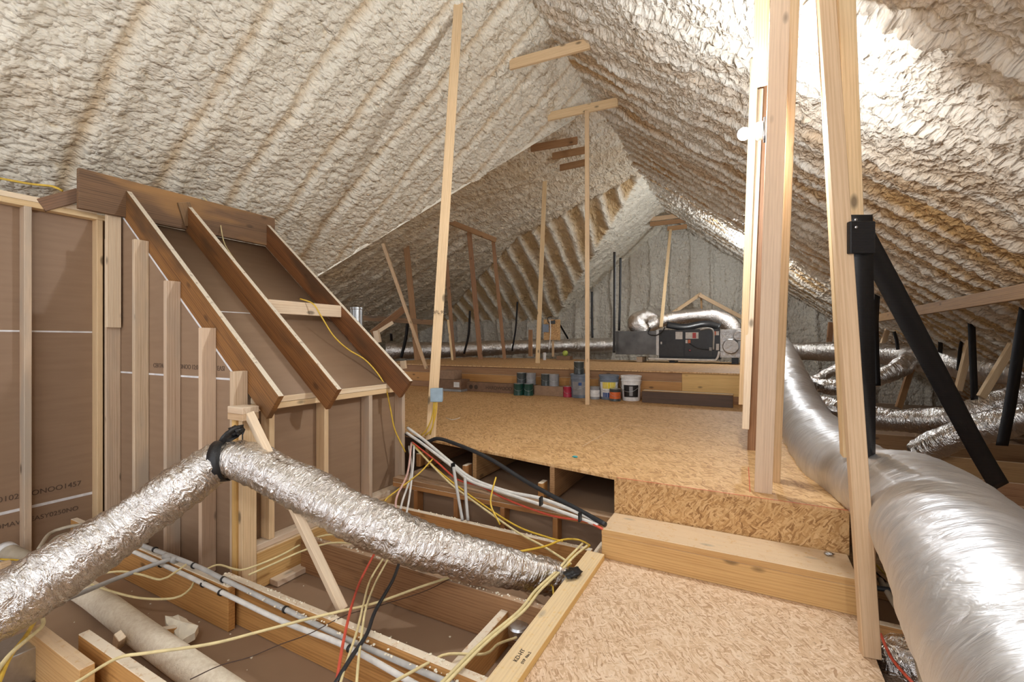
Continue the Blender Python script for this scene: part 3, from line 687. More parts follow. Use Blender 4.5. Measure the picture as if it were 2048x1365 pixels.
# ------------------------------------------------------------------ ducts
def duct(name, P, label, mt, seg=56, step=.012, pitch=.05, amp=.004, wr=.006, parent=None, k=1):
    A = spline(P, step); C = A[:, :3]; R = A[:, 3]
    s = np.concatenate([[0], np.cumsum(np.linalg.norm(np.diff(C, axis=0), axis=1))])
    def disp(n, sg, th):
        a = s[:, None]; t = th[None, :]
        w1 = 1-np.abs(vnoise(a*16+t*1.2, np.cos(t)*2.5+a*.4, 5+k)); w2 = 1-np.abs(vnoise(a*34-t*1.5, np.sin(t)*3.5+a, 9+k))
        w3 = vnoise(a*5, np.sin(t)*2, 15+k)*1.5
        return amp*np.sin(2*np.pi*a/pitch+t+1.5*vnoise(a*3+0*t, t*0, 3))+wr*(w1+.6*w2+w3-.8)
    return tag(link(name, tube_mesh(C, R, seg, disp), M[mt], None, parent, True), label, 'duct') if parent is None else link(name, tube_mesh(C, R, seg, disp), M[mt], None, parent, True)
def dp(L): return [list(pt(x, y, d=d))+[r] for x, y, d, r in L]
d1 = duct('flexible_duct', dp([(-190, 1330, 1.75, .125), (-60, 1250, 1.82, .125), (60, 1180, 1.95, .122), (250, 1055, 2.2, .118), (370, 970, 2.36, .108), (445, 922, 2.46, .092), (510, 930, 2.45, .105), (620, 985, 2.38, .118),
        (760, 1058, 2.32, .118), (900, 1108, 2.34, .11), (1020, 1135, 2.42, .098), (1110, 1155, 2.52, .085), (1142, 1172, 2.56, .07)]), 'crinkled silver flexible duct crossing the lower left foreground', 'foil', wr=.009, amp=.003)
d2 = duct('flexible_duct', dp([(1545, 672, 10.0, .20), (1562, 705, 8.2, .22), (1578, 752, 6.6, .23), (1606, 835, 4.7, .235), (1670, 920, 3.2, .24), (1745, 968, 2.55, .21), (1830, 1010, 2.1, .235), (1925, 1110, 1.6, .235), (2030, 1280, 1.2, .235), (2180, 1500, .95, .23)])+[[.70, .6, .36, .23], [.80, -.5, .32, .23]],
     'big smooth silver duct sweeping from the far deck to the lower right corner', 'foil_smooth', seg=72, pitch=.07, amp=.0012, wr=.006, k=3)
q = pt(1664, 951, d=2.82)
lb = pt(1665, 951, d=2.74)
tag(duct('flexible_duct', dp([(1740, 1322, 2.15, .11), (1800, 1325, 2.02, .115), (1880, 1340, 1.95, .115), (1980, 1365, 1.9, .115), (2100, 1400, 1.85, .11)]), 'silver duct low in the bottom right corner under the big duct', 'foil', wr=.009, k=5))
fars = [([(772, 702, 12.6, .23), (900, 700, 13, .22), (1060, 694, 13.6, .21), (1235, 690, 14.0, .21)], 'long silver duct behind the posts at the back left'),
        ([(1500, 700, 11.5, .2), (1580, 703, 10.4, .19), (1680, 704, 9.4, .19), (1760, 708, 8.6, .19), (1820, 712, 8.0, .19)], 'far silver duct just right of the post cluster'),
        ([(1822, 716, 7.8, .20), (1880, 724, 7.0, .2), (1970, 736, 6.4, .19), (2070, 750, 5.8, .18)], 'silver duct along the right edge hung by black straps'),
        ([(1606, 764, 8.0, .12), (1640, 772, 7.4, .12), (1685, 775, 7.2, .12), (1740, 762, 7.0, .13), (1790, 742, 6.9, .13), (1822, 718, 7.0, .13)], 'curved small silver duct joining the far ones at right'),
        ([(1630, 762, 8.6, .09), (1665, 742, 8.6, .09), (1700, 725, 8.6, .09)], 'little silver branch duct rising behind the leaning post'),
        ([(1610, 800, 7.0, .14), (1660, 818, 6.6, .15), (1754, 838, 6.3, .15), (1830, 842, 6.0, .15), (1900, 838, 5.7, .15), (1960, 822, 5.5, .15), (2075, 790, 5.2, .16)], 'silver duct lying across behind the leaning post at mid right'),
        ([(1838, 905, 5.3, .13), (1880, 886, 5.1, .14), (1940, 864, 4.9, .15), (2070, 832, 4.5, .15)], 'silver duct emerging above the big duct near the right edge')]
for i, (L, l) in enumerate(fars): duct('flexible_duct', dp(L), l, 'foil_far', seg=32, step=.03, pitch=.09, wr=.012, k=i+8)

# straps
def strap(name, L, W, wd, label, group=None, th=.004): return tag(ribbon(name, [pt(x, y, d=d) for x, y, d in L], W, wd, M['strap'], th=th), label, 'strap', group)
RV = (CS, SN, 0)
# collar strap round the near duct and its tie to the corner post
T = (pt(510, 930, d=2.45)-pt(400, 945, d=2.41)).normalized(); c0 = pt(446, 922, d=2.46)
A1 = Vector((0, 0, 1)); A1 = (A1-T*A1.dot(T)).normalized(); A2 = T.cross(A1)
ring = [c0+(A1*math.cos(t)+A2*math.sin(t))*.110 for t in np.linspace(0, 2*math.pi, 25)]
sp = empty('duct_strap', c0, 'black strap looped round the near silver duct at the box corner', 'strap')
ribbon('loop', ring, .062, T, M['strap'], sp, .004, .02)
ribbon('tail', [c0+A1*.108, pt(468, 872, d=2.50), pt(476, 852, d=2.56)], .06, RV, M['strap'], sp, .006, .02)
ribbon('tail', [pt(443, 884, d=2.40), pt(455, 868, d=2.42), pt(482, 856, d=2.5), pt(485, 880, d=2.5)], .03, (0, 0, 1), M['strap'], sp, .004, .02)
bm = bmesh.new(); bmesh.ops.create_icosphere(bm, subdivisions=3, radius=.035)
for v in bm.verts: v.co = Vector((v.co.x*1.2, v.co.y*.8, v.co.z*.7))*(1+.35*math.sin(v.co.x*160+v.co.z*90)*math.cos(v.co.y*140)); v.co += pt(472, 862, d=2.5)
link('knot', bm_mesh(bm), M['strap'], None, sp, True)
hs = strap('hanger_strap', [(1722, 430, 1.97), (1724, 560, 1.97), (1728, 720, 2.05), (1738, 850, 2.2), (1746, 978, 2.32)], [.10, .10, .095, .06, .02], RV, 'black strap hanging straight down beside the leaning right post')
strap('hanger_strap', [(1726, 470, 2.0), (1790, 590, 2.12), (1870, 740, 2.3), (1950, 890, 2.5), (2000, 975, 2.62)], [.09, .095, .095, .095, .1], (.9, .25, .5), 'black strap slanting down right from the leaning post to the big duct')
sp = hs
bm = bmesh.new(); box_bm(bm, (-.055, -.012, -.10), (.055, .012, .04), .005); me = bm_mesh(bm); me.transform(Matrix.Translation(pt(1722, 462, d=1.95))@Matrix.Rotation(YAW, 4, 'Z')); link('fold', me, M['strap'], None, sp)
for x, y in ((1711, 440), (1712, 455)): lathe('nail_head', [(.006, 0), (.006, .003), (.003, .005)], (0, 0, 0), M['galv'], sp, 10, Matrix.Translation(pt(x, y, d=1.925))@Matrix.Rotation(YAW, 4, 'Z')@Matrix.Rotation(math.pi/2, 4, 'X'))
SR = [([(940, 622, 12.2), (937, 670, 12.4), (928, 708, 12.6)], .06, 'black strap beside the middle brown post at back left'),
      ([(1035, 604, 12.8), (1031, 660, 13), (1024, 702, 13.2)], .05, 'thin black strap on the back left duct right of the brown posts'),
      ([(816, 640, 11.6), (811, 680, 11.8), (802, 716, 12.0)], .08, 'black strap next to the wide brown post'),
      ([(782, 668, 11.8), (783, 682, 12)], .07, 'short black strap end above the duct at far back left'),
      ([(1229, 504, 10.2), (1229, 600, 10.0), (1228, 706, 9.95)], .055, 'tall black strap holding the left end of the air handler'),
      ([(1241, 516, 10.8), (1240, 600, 10.8), (1238, 662, 10.8)], .055, 'second black strap behind the tall one at the air handler'),
      ([(1184, 584, 11.8), (1184, 640, 11.8), (1185, 676, 11.8)], .055, 'black strap right behind the slim centre post'),
      ([(1120, 650, 12.6), (1128, 664, 12.8), (1136, 678, 13)], .05, 'slanting black strap right of the wooden control board'),
      ([(1755, 582, 6.9), (1752, 640, 6.7), (1753, 700, 6.6), (1756, 772, 6.6)], .08, 'long black strap right behind the leaning right post'),
      ([(1788, 664, 7.6), (1793, 680, 7.6), (1796, 700, 7.6)], .06, 'short black strap on the far duct beside a leaning strut'),
      ([(1880, 674, 7.0), (1881, 690, 6.9), (1880, 706, 6.8)], .06, 'short black strap at the middle of the right-edge duct'),
      ([(1941, 500, 5.2), (1943, 640, 5.3), (1949, 800, 5.4)], .09, 'vertical black strap hanging from the foam near the right edge'),
      ([(1938, 640, 6.3), (1922, 690, 6.3), (1916, 742, 6.2)], .05, 'narrow black strap left of the vertical one near the right edge'),
      ([(1965, 680, 6.6), (1972, 700, 6.6), (1975, 712, 6.5)], .08, 'short black strap with foam above it near the right edge'),
      ([(1996, 610, 6.0), (1999, 660, 6.0), (2001, 702, 6.0)], .07, 'black strap high at the right edge under the beam'),
      ([(2062, 560, 4.2), (2040, 680, 4.2), (2022, 800, 4.25), (2004, 892, 4.3)], .12, 'wide black strap at the extreme right edge')]
for L, wd, l in SR: strap('hanger_strap', L, wd, RV, l)

# ------------------------------------------------------------------ right side beam and struts
tag(lumber('purlin_beam', (1.87, 3.2, CZ+.335), (1.92, 12.5, CZ+.455), M['brown']), 'long pinkish brown beam under the right foam slope', 'beam')
sr = [((1780, 645), (1757, 712), 8.6, .09, 'pine', 'short yellow strut leaning above the far duct at right'),
      ((1856, 632), (1797, 816), 7.3, .10, 'brown', 'dusty leaning strut reaching down between the right ducts'),
      ((1958, 610), (1916, 782), 6.0, .09, 'pine', 'leaning strut left of the vertical black strap'),
      ((2046, 655), (1962, 795), 5.2, .09, 'pine', 'leaning strut at the right edge behind the wide strap'),
      ((1662, 645), (1658, 690), 10.5, .12, 'brown', 'short brown post seen just left of the leaning right post')]
for a, b, d, wd, mt, l in sr: post(pt(*a, d=d), pt(*b, d=d), wd, .04, RV, mt, l, name='roof_strut', group='struts on the right side')
post(pt(1940, 500, d=5.1), pt(1941, 556, d=5.15), .07, .04, RV, 'dark', 'dark stub of wood at the top of the vertical right strap', name='stub_post')

# ------------------------------------------------------------------ cables and pipes
def path(L, mode, a, b):
    n = len(L); D = [0]
    for i in range(1, n): D.append(D[-1]+math.hypot(L[i][0]-L[i-1][0], L[i][1]-L[i-1][1]))
    return [pt(x, y, **{mode: a+(b-a)*D[i]/D[-1]}) for i, (x, y) in enumerate(L)]
def cable(L, mode, a, b, r, mt, label, name='cable', cat='cable'): return tag(tube(name, path(L, mode, a, b), r, M[mt], step=.025), label, cat)
cable([(406, 394), (435, 429), (447, 482), (461, 508), (470, 520)], 'd', 4.3, 4.0, .005, 'cab_yd', 'pale yellow cable drooping from the ledger onto the middle rafter')
cable([(600, 598), (626, 608), (643, 634), (667, 672), (696, 699), (730, 720), (757, 750), (772, 778), (781, 819), (790, 861), (811, 905)], 'd', 3.7, 3.85, .006, 'cab_y', 'yellow cable falling from the lid blocking down the long box side')
cable([(0, 357), (60, 368), (105, 373), (125, 382)], 'd', 3.3, 3.35, .008, 'cab_y', 'yellow cable lying on the left wall top under the foam')
# bundle from the last stud
cable([(812, 868), (850, 884), (874, 878), (905, 886), (975, 916), (1058, 967), (1156, 1020), (1211, 1050)], 'd', 4.0, 2.72, .016, 'cab_k', 'thick black pipe sagging from the box corner to the step', 'pipe', 'pipe')
cable([(815, 856), (850, 882), (905, 928), (947, 959), (1017, 984), (1083, 998), (1156, 1026), (1200, 1048)], 'd', 3.9, 2.76, .012, 'cab_w', 'upper of two white pipes hung under the deck edge', 'pipe', 'pipe')
cable([(813, 866), (850, 892), (905, 934), (940, 962), (989, 980), (1081, 1010), (1161, 1038), (1196, 1052)], 'd', 3.88, 2.74, .012, 'cab_w', 'lower of two white pipes hung under the deck edge', 'pipe', 'pipe')
cable([(824, 885), (872, 923), (914, 959), (961, 973), (1017, 1001), (1100, 1031), (1170, 1043), (1206, 1059)], 'd', 3.9, 2.70, .0075, 'cab_r', 'red cable running from the bundle to the step', 'cable')
cable([(822, 887), (891, 959), (936, 995), (1030, 1062), (1086, 1093), (1142, 1129)], 'd', 3.86, 2.56, .007, 'cab_yd', 'pale yellow cable crossing the knotty joist to the edge board')
cable([(827, 890), (877, 942), (953, 1001), (1030, 1051), (1094, 1075), (1125, 1083)], 'd', 3.84, 2.75, .006, 'cab_y', 'yellow cable just above the pale one over the knotty joist')
cable([(866, 918), (842, 944), (825, 958), (795, 981), (772, 1000), (762, 1024)], 'd', 3.7, 3.3, .006, 'cab_y', 'yellow cable looping from the bundle down to the knotty joist')
cable([(823, 886), (815, 947), (793, 997), (793, 1038)], 'd', 3.85, 3.2, .008, 'cab_p', 'pinkish white cable, leftmost of the drop below the bundle')
cable([(818, 893), (823, 944), (804, 1006), (798, 1041)], 'd', 3.85, 3.2, .008, 'cab_w', 'white cable in the middle of the drop below the bundle')
cable([(828, 892), (826, 935), (818, 1000), (809, 1047)], 'd', 3.82, 3.2, .008, 'cab_w', 'white cable, rightmost of the drop below the bundle')
cable([(907, 935), (914, 980), (925, 1042)], 'd', 3.3, 3.1, .011, 'cab_g', 'left grey drop pipe under the white pipes', 'pipe', 'pipe')
cable([(930, 956), (932, 995), (936, 1042)], 'd', 3.25, 3.1, .011, 'cab_g', 'right grey drop pipe under the white pipes', 'pipe', 'pipe')
cable([(992, 955), (984, 985), (982, 1012), (1000, 1050)], 'd', 3.2, 3.0, .006, 'cab_y', 'yellow cable dropping from the dark bay past the plates')
for i, (x, y, d) in enumerate(((906, 934, 3.42), (1082, 1003, 2.98), (1160, 1034, 2.80))):
    p = pt(x, y, d=d); tag(boxobj('cable_tie', p-Vector((.006, .02, .028)), p+Vector((.006, .02, .028)), M['black']), 'black tie round the white pipes, '+['at their first bend', 'midway to the step', 'near the step'][i], 'cable tie')
# strands behind and below the near duct
cable([(751, 1104), (722, 1160), (703, 1214), (687, 1283), (672, 1372)], 'z', .02, .03, .0065, 'cab_r', 'red and pink cable hanging below the duct to the bottom edge')
cable([(770, 1112), (741, 1160), (727, 1209), (714, 1262), (687, 1345), (680, 1372)], 'z', .02, .03, .0055, 'cab_yd', 'left of two yellow cables beside the red one below the duct')
cable([(778, 1115), (751, 1166), (733, 1214), (725, 1257), (717, 1321), (713, 1372)], 'z', .03, .03, .0055, 'cab_yd', 'right of two yellow cables below the duct')
cable([(801, 1118), (786, 1160), (751, 1222), (733, 1270), (703, 1315), (668, 1372)], 'z', .03, .03, .009, 'cab_k', 'black cable reaching from the duct to the bottom edge')
cable([(150, 1368), (233, 1318), (294, 1307), (420, 1289), (520, 1264), (607, 1241), (687, 1222), (754, 1206), (840, 1175), (905, 1154)], 'z', .02, .02, .0065, 'cab_yd', 'long dusty yellow cable crossing the lower left floor')
cable([(380, 1360), (440, 1332), (500, 1315), (560, 1290), (620, 1268), (690, 1232), (760, 1212), (850, 1183), (900, 1158)], 'z', .004, .004, .002, 'cab_b', 'thin brown wire below the long dusty yellow cable', 'wire')
cable([(775, 1372), (860, 1325), (898, 1309), (969, 1309), (997, 1289), (1033, 1276)], 'z', .03, -.08, .006, 'cab_yd', 'yellow cable ending at the round metal box')
cable([(880, 1370), (962, 1287), (1038, 1223), (1071, 1182), (1114, 1142), (1139, 1114), (1165, 1088)], 'z', .03, .06, .007, 'cab_yd', 'dusty cable of the bundle beside the edge board, left strand')
cable([(890, 1370), (972, 1287), (1047, 1223), (1080, 1182), (1124, 1140), (1150, 1112), (1177, 1090)], 'z', .03, .05, .007, 'cab_yd', 'dusty cable of the bundle beside the edge board, right strand')
cable([(1048, 1256), (1052, 1225), (1063, 1198), (1090, 1165), (1118, 1142), (1150, 1110), (1180, 1092)], 'z', -.1, .045, .006, 'cab_y', 'bright yellow cable from the round metal box over the edge board bundle')
cable([(1107, 1190), (1106, 1162), (1120, 1145), (1140, 1128)], 'z', -.04, .045, .005, 'cab_y', 'short yellow cable arching at the duct end')
cable([(1027, 1106), (1088, 1094), (1127, 1080), (1160, 1081), (1180, 1092)], 'z', .14, .05, .006, 'cab_y', 'yellow cable arching behind the duct end over the knotty joist')
# lower left
cable([(150, 1158), (233, 1144), (281, 1150), (321, 1160), (348, 1147), (372, 1130)], 'z', -.06, .03, .006, 'cab_yd', 'upper yellow loop hanging left of the pipes')
cable([(152, 1158), (219, 1182), (281, 1197), (348, 1197), (380, 1179), (396, 1152), (433, 1131), (468, 1139), (492, 1139), (554, 1115), (599, 1091)], 'z', -.10, .02, .006, 'cab_yd', 'lower yellow loop passing over the pipes to the yellow rim joist')
cable([(497, 1151), (548, 1128), (604, 1103), (645, 1090), (674, 1086), (716, 1088)], 'z', .0, .03, .006, 'cab_yd', 'yellow cable across the foot of the yellow rim joist behind the brace')
cable([(634, 1075), (652, 1071), (672, 1070), (700, 1076)], 'z', .03, .05, .006, 'cab_yd', 'short pale cable tucked under the duct right of the brace')
cable([(0, 1119), (48, 1124), (100, 1150), (150, 1158)], 'z', -.1, -.08, .006, 'cab_y', 'yellow cable at the left edge above the duct end')
cable([(148, 1160), (120, 1195), (85, 1225), (60, 1236)], 'z', -.08, -.02, .005, 'cab_yd', 'thin dusty cable running left below the duct')
cable([(60, 1226), (80, 1230), (86, 1250), (60, 1275), (20, 1310), (-10, 1350)], 'z', -.02, .1, .008, 'cab_yd', 'dusty cable looping at the bottom left corner')
cable([(72, 1240), (50, 1275), (20, 1315), (-5, 1372)], 'z', -.02, .1, .008, 'cab_y', 'bright yellow cable behind the dusty loop in the bottom left corner')
cable([(78, 1098), (100, 1068), (135, 1055), (165, 1050)], 'z', .0, .05, .012, 'beige', 'upper grey hose arching behind the duct near the left wall', 'hose', 'hose')
cable([(88, 1100), (115, 1075), (150, 1066), (172, 1062)], 'z', -.03, .02, .012, 'beige', 'lower grey hose arching behind the duct near the left wall', 'hose', 'hose')
def ycable(L, Ya, r, mt, label, cat='pipe'): return tag(tube('water_pipe', [pt(x, y, Y=yy) for (x, y), yy in zip(L, Ya)], r, M[mt], step=.04, seg=12), label, cat)
pa = ycable([(257, 1082), (305, 1099), (388, 1131), (449, 1160), (570, 1219), (687, 1276), (800, 1325), (910, 1372)], [1.42]*4+[1.44]*4, .0125, 'cab_g', 'upper grey water pipe running along the joists to the bottom edge')
pb = ycable([(240, 1092), (321, 1128), (441, 1184), (564, 1243), (687, 1291), (808, 1357), (850, 1380)], [1.38]*3+[1.40]*4, .0125, 'cab_w', 'lower pale water pipe running along the joists to the bottom edge')
for i, (x, y, Y) in enumerate(((310, 1100, 1.42), (388, 1132, 1.42), (447, 1160, 1.42), (571, 1220, 1.44), (322, 1130, 1.38), (407, 1169, 1.38), (442, 1186, 1.38), (700, 1298, 1.40))):
    p = pt(x, y, Y=Y); par = pa if i < 4 else pb
    me = tube_mesh(np.array([p+Vector((-.007, 0, 0)), p, p+Vector((.007, 0, 0))]), .0165, 14); link('pipe_clip', me, M['black'], None, par)
bp = tag(tube('branch_pipe', [pt(342, 1118, Y=1.40), pt(238, 1156, z=-.02), pt(150, 1192, z=-.03), pt(72, 1222, z=-.03)], .0125, M['cab_g'], step=.04, seg=12), 'grey branch pipe slanting left from the tee over the yellow loops', 'pipe')
tube('pipe_tee', [pt(330, 1113, Y=1.41), pt(352, 1122, Y=1.41)], .019, M['cab_g'], bp, 12)
# pipe in lower left
tag(tube('vent_pipe', [pt(118, 1158, z=-.17), pt(180, 1190, z=-.165), pt(300, 1280, z=-.15), pt(480, 1408, z=-.14)], .062, M['dustypipe'], seg=28, step=.04), 'fat dusty white vent pipe crossing the lower left corner', 'pipe')
vp = tag(tube('vent_pipe', [pt(14, 1104, z=-.10), pt(60, 1124, z=-.14), pt(110, 1148, z=-.17)], .05, M['beige'], seg=24, step=.03), 'beige vent pipe with open end at the left edge', 'pipe')
tube('pipe_rim', [pt(10, 1101, z=-.098), pt(17, 1106, z=-.102)], .056, M['white'], vp, 24)
tag(board('bracket_wood', pt(0, 1138, z=-.12), pt(22, 1132, z=-.12), .07, .04, (0, 0, 1), M['pine']), 'small wood offcut at the left edge under the beige pipe', 'block')
# debris
def chunk(p, s, mt, label, cat, seed, name='foam_chunk'):
    bm = bmesh.new(); bmesh.ops.create_icosphere(bm, subdivisions=3, radius=1)
    for v in bm.verts:
        n = 1+.30*math.sin(seed+v.co.x*5.3+v.co.y*3.1)*math.cos(seed*2+v.co.z*4.7+v.co.y*6)+.12*math.sin(v.co.x*17+v.co.y*13+seed)
        v.co = Vector((v.co.x*n*s[0], v.co.y*n*s[1], v.co.z*n*s[2]))
    me = bm_mesh(bm); me.transform(Matrix.Translation(p)); return tag(link(name, me, M[mt], None, None, True), label, cat)
p = pt(362, 1256, z=-.14)
fm = [(330, 1232), (345, 1234), (356, 1230), (372, 1238), (378, 1244), (397, 1252), (390, 1266), (372, 1276), (356, 1287), (352, 1272), (348, 1262), (333, 1248)]
vs = [pt(x, y, z=-.13-.0006*(y-1230)) for x, y in fm]
bm = bmesh.new(); a = [bm.verts.new(v) for v in vs]; b = [bm.verts.new(v-Vector((0, 0, .035))) for v in vs]; c = bm.verts.new(sum(vs, Vector())/len(vs)+Vector((0, 0, .025)))
for i in range(len(a)):
    j = (i+1) % len(a); bm.faces.new((a[i], a[j], c)); bm.faces.new((a[i], b[i], b[j], a[j]))
bm.faces.new(b[::-1]); bmesh.ops.recalc_face_normals(bm, faces=bm.faces[:])
tag(link('foam_flake', bm_mesh(bm), M['foamchunk']), 'jagged cream foam flake lying against the dusty vent pipe', 'foam flake')
tag(board('wood_offcut', pt(318, 1268, z=-.16), pt(356, 1262, z=-.16), .05, .03, (0, 0, 1), M['joist']), 'short wood offcut under the cream foam flake', 'block')
tag(board('wood_offcut', pt(236, 1290, z=-.17), pt(240, 1272, z=-.09), .045, .03, (1, 0, 0), M['palepine']), 'foam capped stub of wood left of the dusty vent pipe', 'block')
# steel chute at bottom left
sb = tag(boxobj('duct_boot', pt(30, 1300, z=-.1)-Vector((.10, .09, .13)), pt(30, 1300, z=-.1)+Vector((.10, .10, .02)), M['galv'], None, .004), 'galvanised metal duct boot in the bottom left corner', 'duct boot')
# crumbs of foam on joists and floor
rng = random.Random(3); bm = bmesh.new()
for i in range(420):
    if i % 3: x = rng.uniform(-2.6, -.9); y = rng.choice((1.48, 2.02, 2.72, 1.42))+rng.uniform(-.015, .015); z = .002
    else: x = rng.uniform(-3.4, -.9); y = rng.uniform(.7, 2.6); z = -.238
    s = rng.uniform(.002, .0075); r = bmesh.ops.create_icosphere(bm, subdivisions=1, radius=s)
    for v in r['verts']: v.co = Vector((v.co.x*rng.uniform(.7, 1.3)+x, v.co.y*rng.uniform(.7, 1.3)+y, v.co.z*.7+z))
tag(link('foam_crumbs', bm_mesh(bm), M['foamchunk']), 'scattered cream foam crumbs on the joists and drywall at lower left', 'crumbs', kind='stuff')
# lower right pipes
cable([(1760, 1160), (1784, 1201), (1803, 1231), (1825, 1276), (1836, 1320), (1848, 1372)], 'z', .05, .06, .014, 'beige', 'left beige pipe crossing the low duct at lower right', 'pipe', 'pipe')
cable([(1772, 1170), (1822, 1205), (1867, 1242), (1920, 1292), (1985, 1370)], 'z', .05, .06, .014, 'beige', 'right beige pipe slanting under the big duct at lower right', 'pipe', 'pipe')
cable([(1735, 1174), (1800, 1184), (1890, 1200)], 'z', .06, .06, .013, 'cab_k', 'black pipe emerging behind the leaning post foot at lower right', 'pipe', 'pipe')
cable([(1748, 1126), (1803, 1182), (1860, 1230)], 'z', .06, .04, .005, 'cab_y', 'yellow cable at lower right beside the leaning post foot')
cable([(1752, 1146), (1800, 1190), (1850, 1238)], 'z', .03, .02, .005, 'cab_b', 'dark brown cable beside the yellow one at lower right')
cable([(1761, 1269), (1784, 1318), (1830, 1372)], 'z', .03, .05, .006, 'cab_r', 'red cable running to the bottom edge at lower right')
cable([(1769, 1061), (1791, 1122), (1840, 1168), (1878, 1195), (1905, 1225), (1915, 1258), (1880, 1240), (1880, 1212)], 'd', 2.75, 2.2, .004, 'cab_b', 'thin dark wire curling under the big duct at lower right', 'wire')
cable([(1770, 1068), (1810, 1110), (1850, 1155), (1870, 1180)], 'd', 2.75, 2.4, .004, 'cab_g', 'thin grey wire under the big duct at lower right', 'wire')
# black rag at the duct end and round box
p = pt(1145, 1146, z=.055); chunk(p, (.045, .055, .014), 'black', 'crumpled black strap scrap stapled on the edge board at the duct end', 'strap', 1.3, 'strap_scrap')
cb = empty('ceiling_box', pt(1036, 1272, z=-.12), 'round galvanised electrical box between the joists beside the edge board', 'electrical box')
lathe('box_body', [(.05, 0), (.052, .04), (.045, .05), (.012, .055)], pt(1037, 1270, z=-.14), M['galv'], cb, 16)
# small things
chunk(pt(1658, 1108, z=.189), (.022, .013, .009), 'foil_flat', 'crumpled bit of foil on the step tread', 'foil', 2.2, 'foil_scrap')
chunk(pt(1150, 914, z=.417), (.022, .011, .007), 'teal', 'tiny teal and white scrap lying on the deck', 'scrap', .7, 'paper_scrap')
tag(tube('wire_scrap', [pt(892, 836, z=.414), pt(905, 840, z=.414), pt(920, 836, z=.414)], .003, M['white'], seg=6), 'white curl of wire on the deck right of the tall pale post', 'scrap')
# duct tag
M4 = Matrix.Translation(lb)
# ------------------------------------------------------------------ junction box on the tall post
jb = empty('junction_box', pt(874, 790, d=3.98), 'blue grey junction box fixed to the tall pale post', 'junction box')
c = pt(874, 790, d=3.98)
def rbox(name, c, sx, sy, sz, mt, parent, yaw=YAW, bev=.004):
    bm = bmesh.new(); box_bm(bm, (-sx/2, -sy/2, -sz/2), (sx/2, sy/2, sz/2), bev); me = bm_mesh(bm); me.transform(Matrix.Translation(c)@Matrix.Rotation(yaw, 4, 'Z')); return link(name, me, M[mt], None, parent)
rbox('box_body', c, .10, .06, .115, 'jbox', jb); rbox('cover_plate', c-Vector((-SN, CS, 0))*.033, .108, .006, .12, 'jbox', jb)
for i, L in enumerate(([(868, 804), (864, 835), (853, 860), (842, 872)], [(871, 804), (868, 830), (864, 858), (850, 872)], [(874, 804), (872, 825), (866, 850), (860, 870)])):
    cable(L, 'd', 3.96, 4.02, .006, 'cab_y', ['left', 'middle', 'right'][i]+'most yellow cable hanging from the blue junction box' if i != 1 else 'middle yellow cable hanging from the blue junction box')
text_on('DFL 95', .04, pt(877, 625, d=4.12), RV, (0, 0, 1), M['ink'], lp)

# ------------------------------------------------------------------ lamps
def lamp(px, py, d, label, power, rr=.035, holder=True, flip=1):
    p = pt(px, py, d=d); t = empty('bulb_lamp', p, label, 'lamp')
    bm = bmesh.new(); bmesh.ops.create_uvsphere(bm, u_segments=24, v_segments=16, radius=rr); me = bm_mesh(bm); me.transform(Matrix.Translation(p)); g = link('glass_bulb', me, M['bulb'], None, t, True)
    Mx = Matrix.Translation(p+Vector((rr*.8, 0, 0))*flip)@Matrix.Rotation(flip*math.pi/2, 4, 'Y')
    lathe('socket', [(.020, 0), (.024, .012), (.024, .03), (.045, .034), (.05, .045), (.05, .068)], (0, 0, 0), M['white'], t, 20, Mx)
    if holder: rbox('mounting_box', p+Vector((rr*.8+.085, 0, 0)), .03, .10, .11, 'ahu', t, 0)
    ld = bpy.data.lights.new('bulb_light', 'POINT'); ld.energy = power; ld.color = (.93, .965, 1); ld.shadow_soft_size = rr*1.25
    lo = bpy.data.objects.new('bulb_light', ld); COL.objects.link(lo); lo.parent = t; lo.location = (0, 0, 0)
    g.visible_shadow = True
    return t, g, lo
L1 = lamp(1488, 268, 2.6, 'glowing bulb on a dark box fixed to the post cluster', BULB_NEAR)
L2 = lamp(1493, 507, 9.2, 'distant glowing bulb near the far gable beside the post cluster', BULB_FAR, .045)
# ------------------------------------------------------------------ unseen bulb added behind the camera to brighten the foreground
p = Vector((.25, -.9, 3.0))
tb = empty('bulb_lamp', p, 'unseen bare bulb added behind the camera to light the foreground', 'lamp')
bm = bmesh.new(); bmesh.ops.create_uvsphere(bm, u_segments=16, v_segments=12, radius=.04); me = bm_mesh(bm); me.transform(Matrix.Translation(p)); link('glass_bulb', me, M['bulb'], None, tb, True)
ld = bpy.data.lights.new('bulb_light', 'POINT'); ld.energy = BULB_FILL; ld.color = (.93, .965, 1); ld.shadow_soft_size = .06
lo = bpy.data.objects.new('bulb_light', ld); COL.objects.link(lo); lo.parent = tb
for o in bpy.data.objects:      # the point light sits inside the glass; the glass must not block it
    if o.name.startswith('glass_bulb'): pass

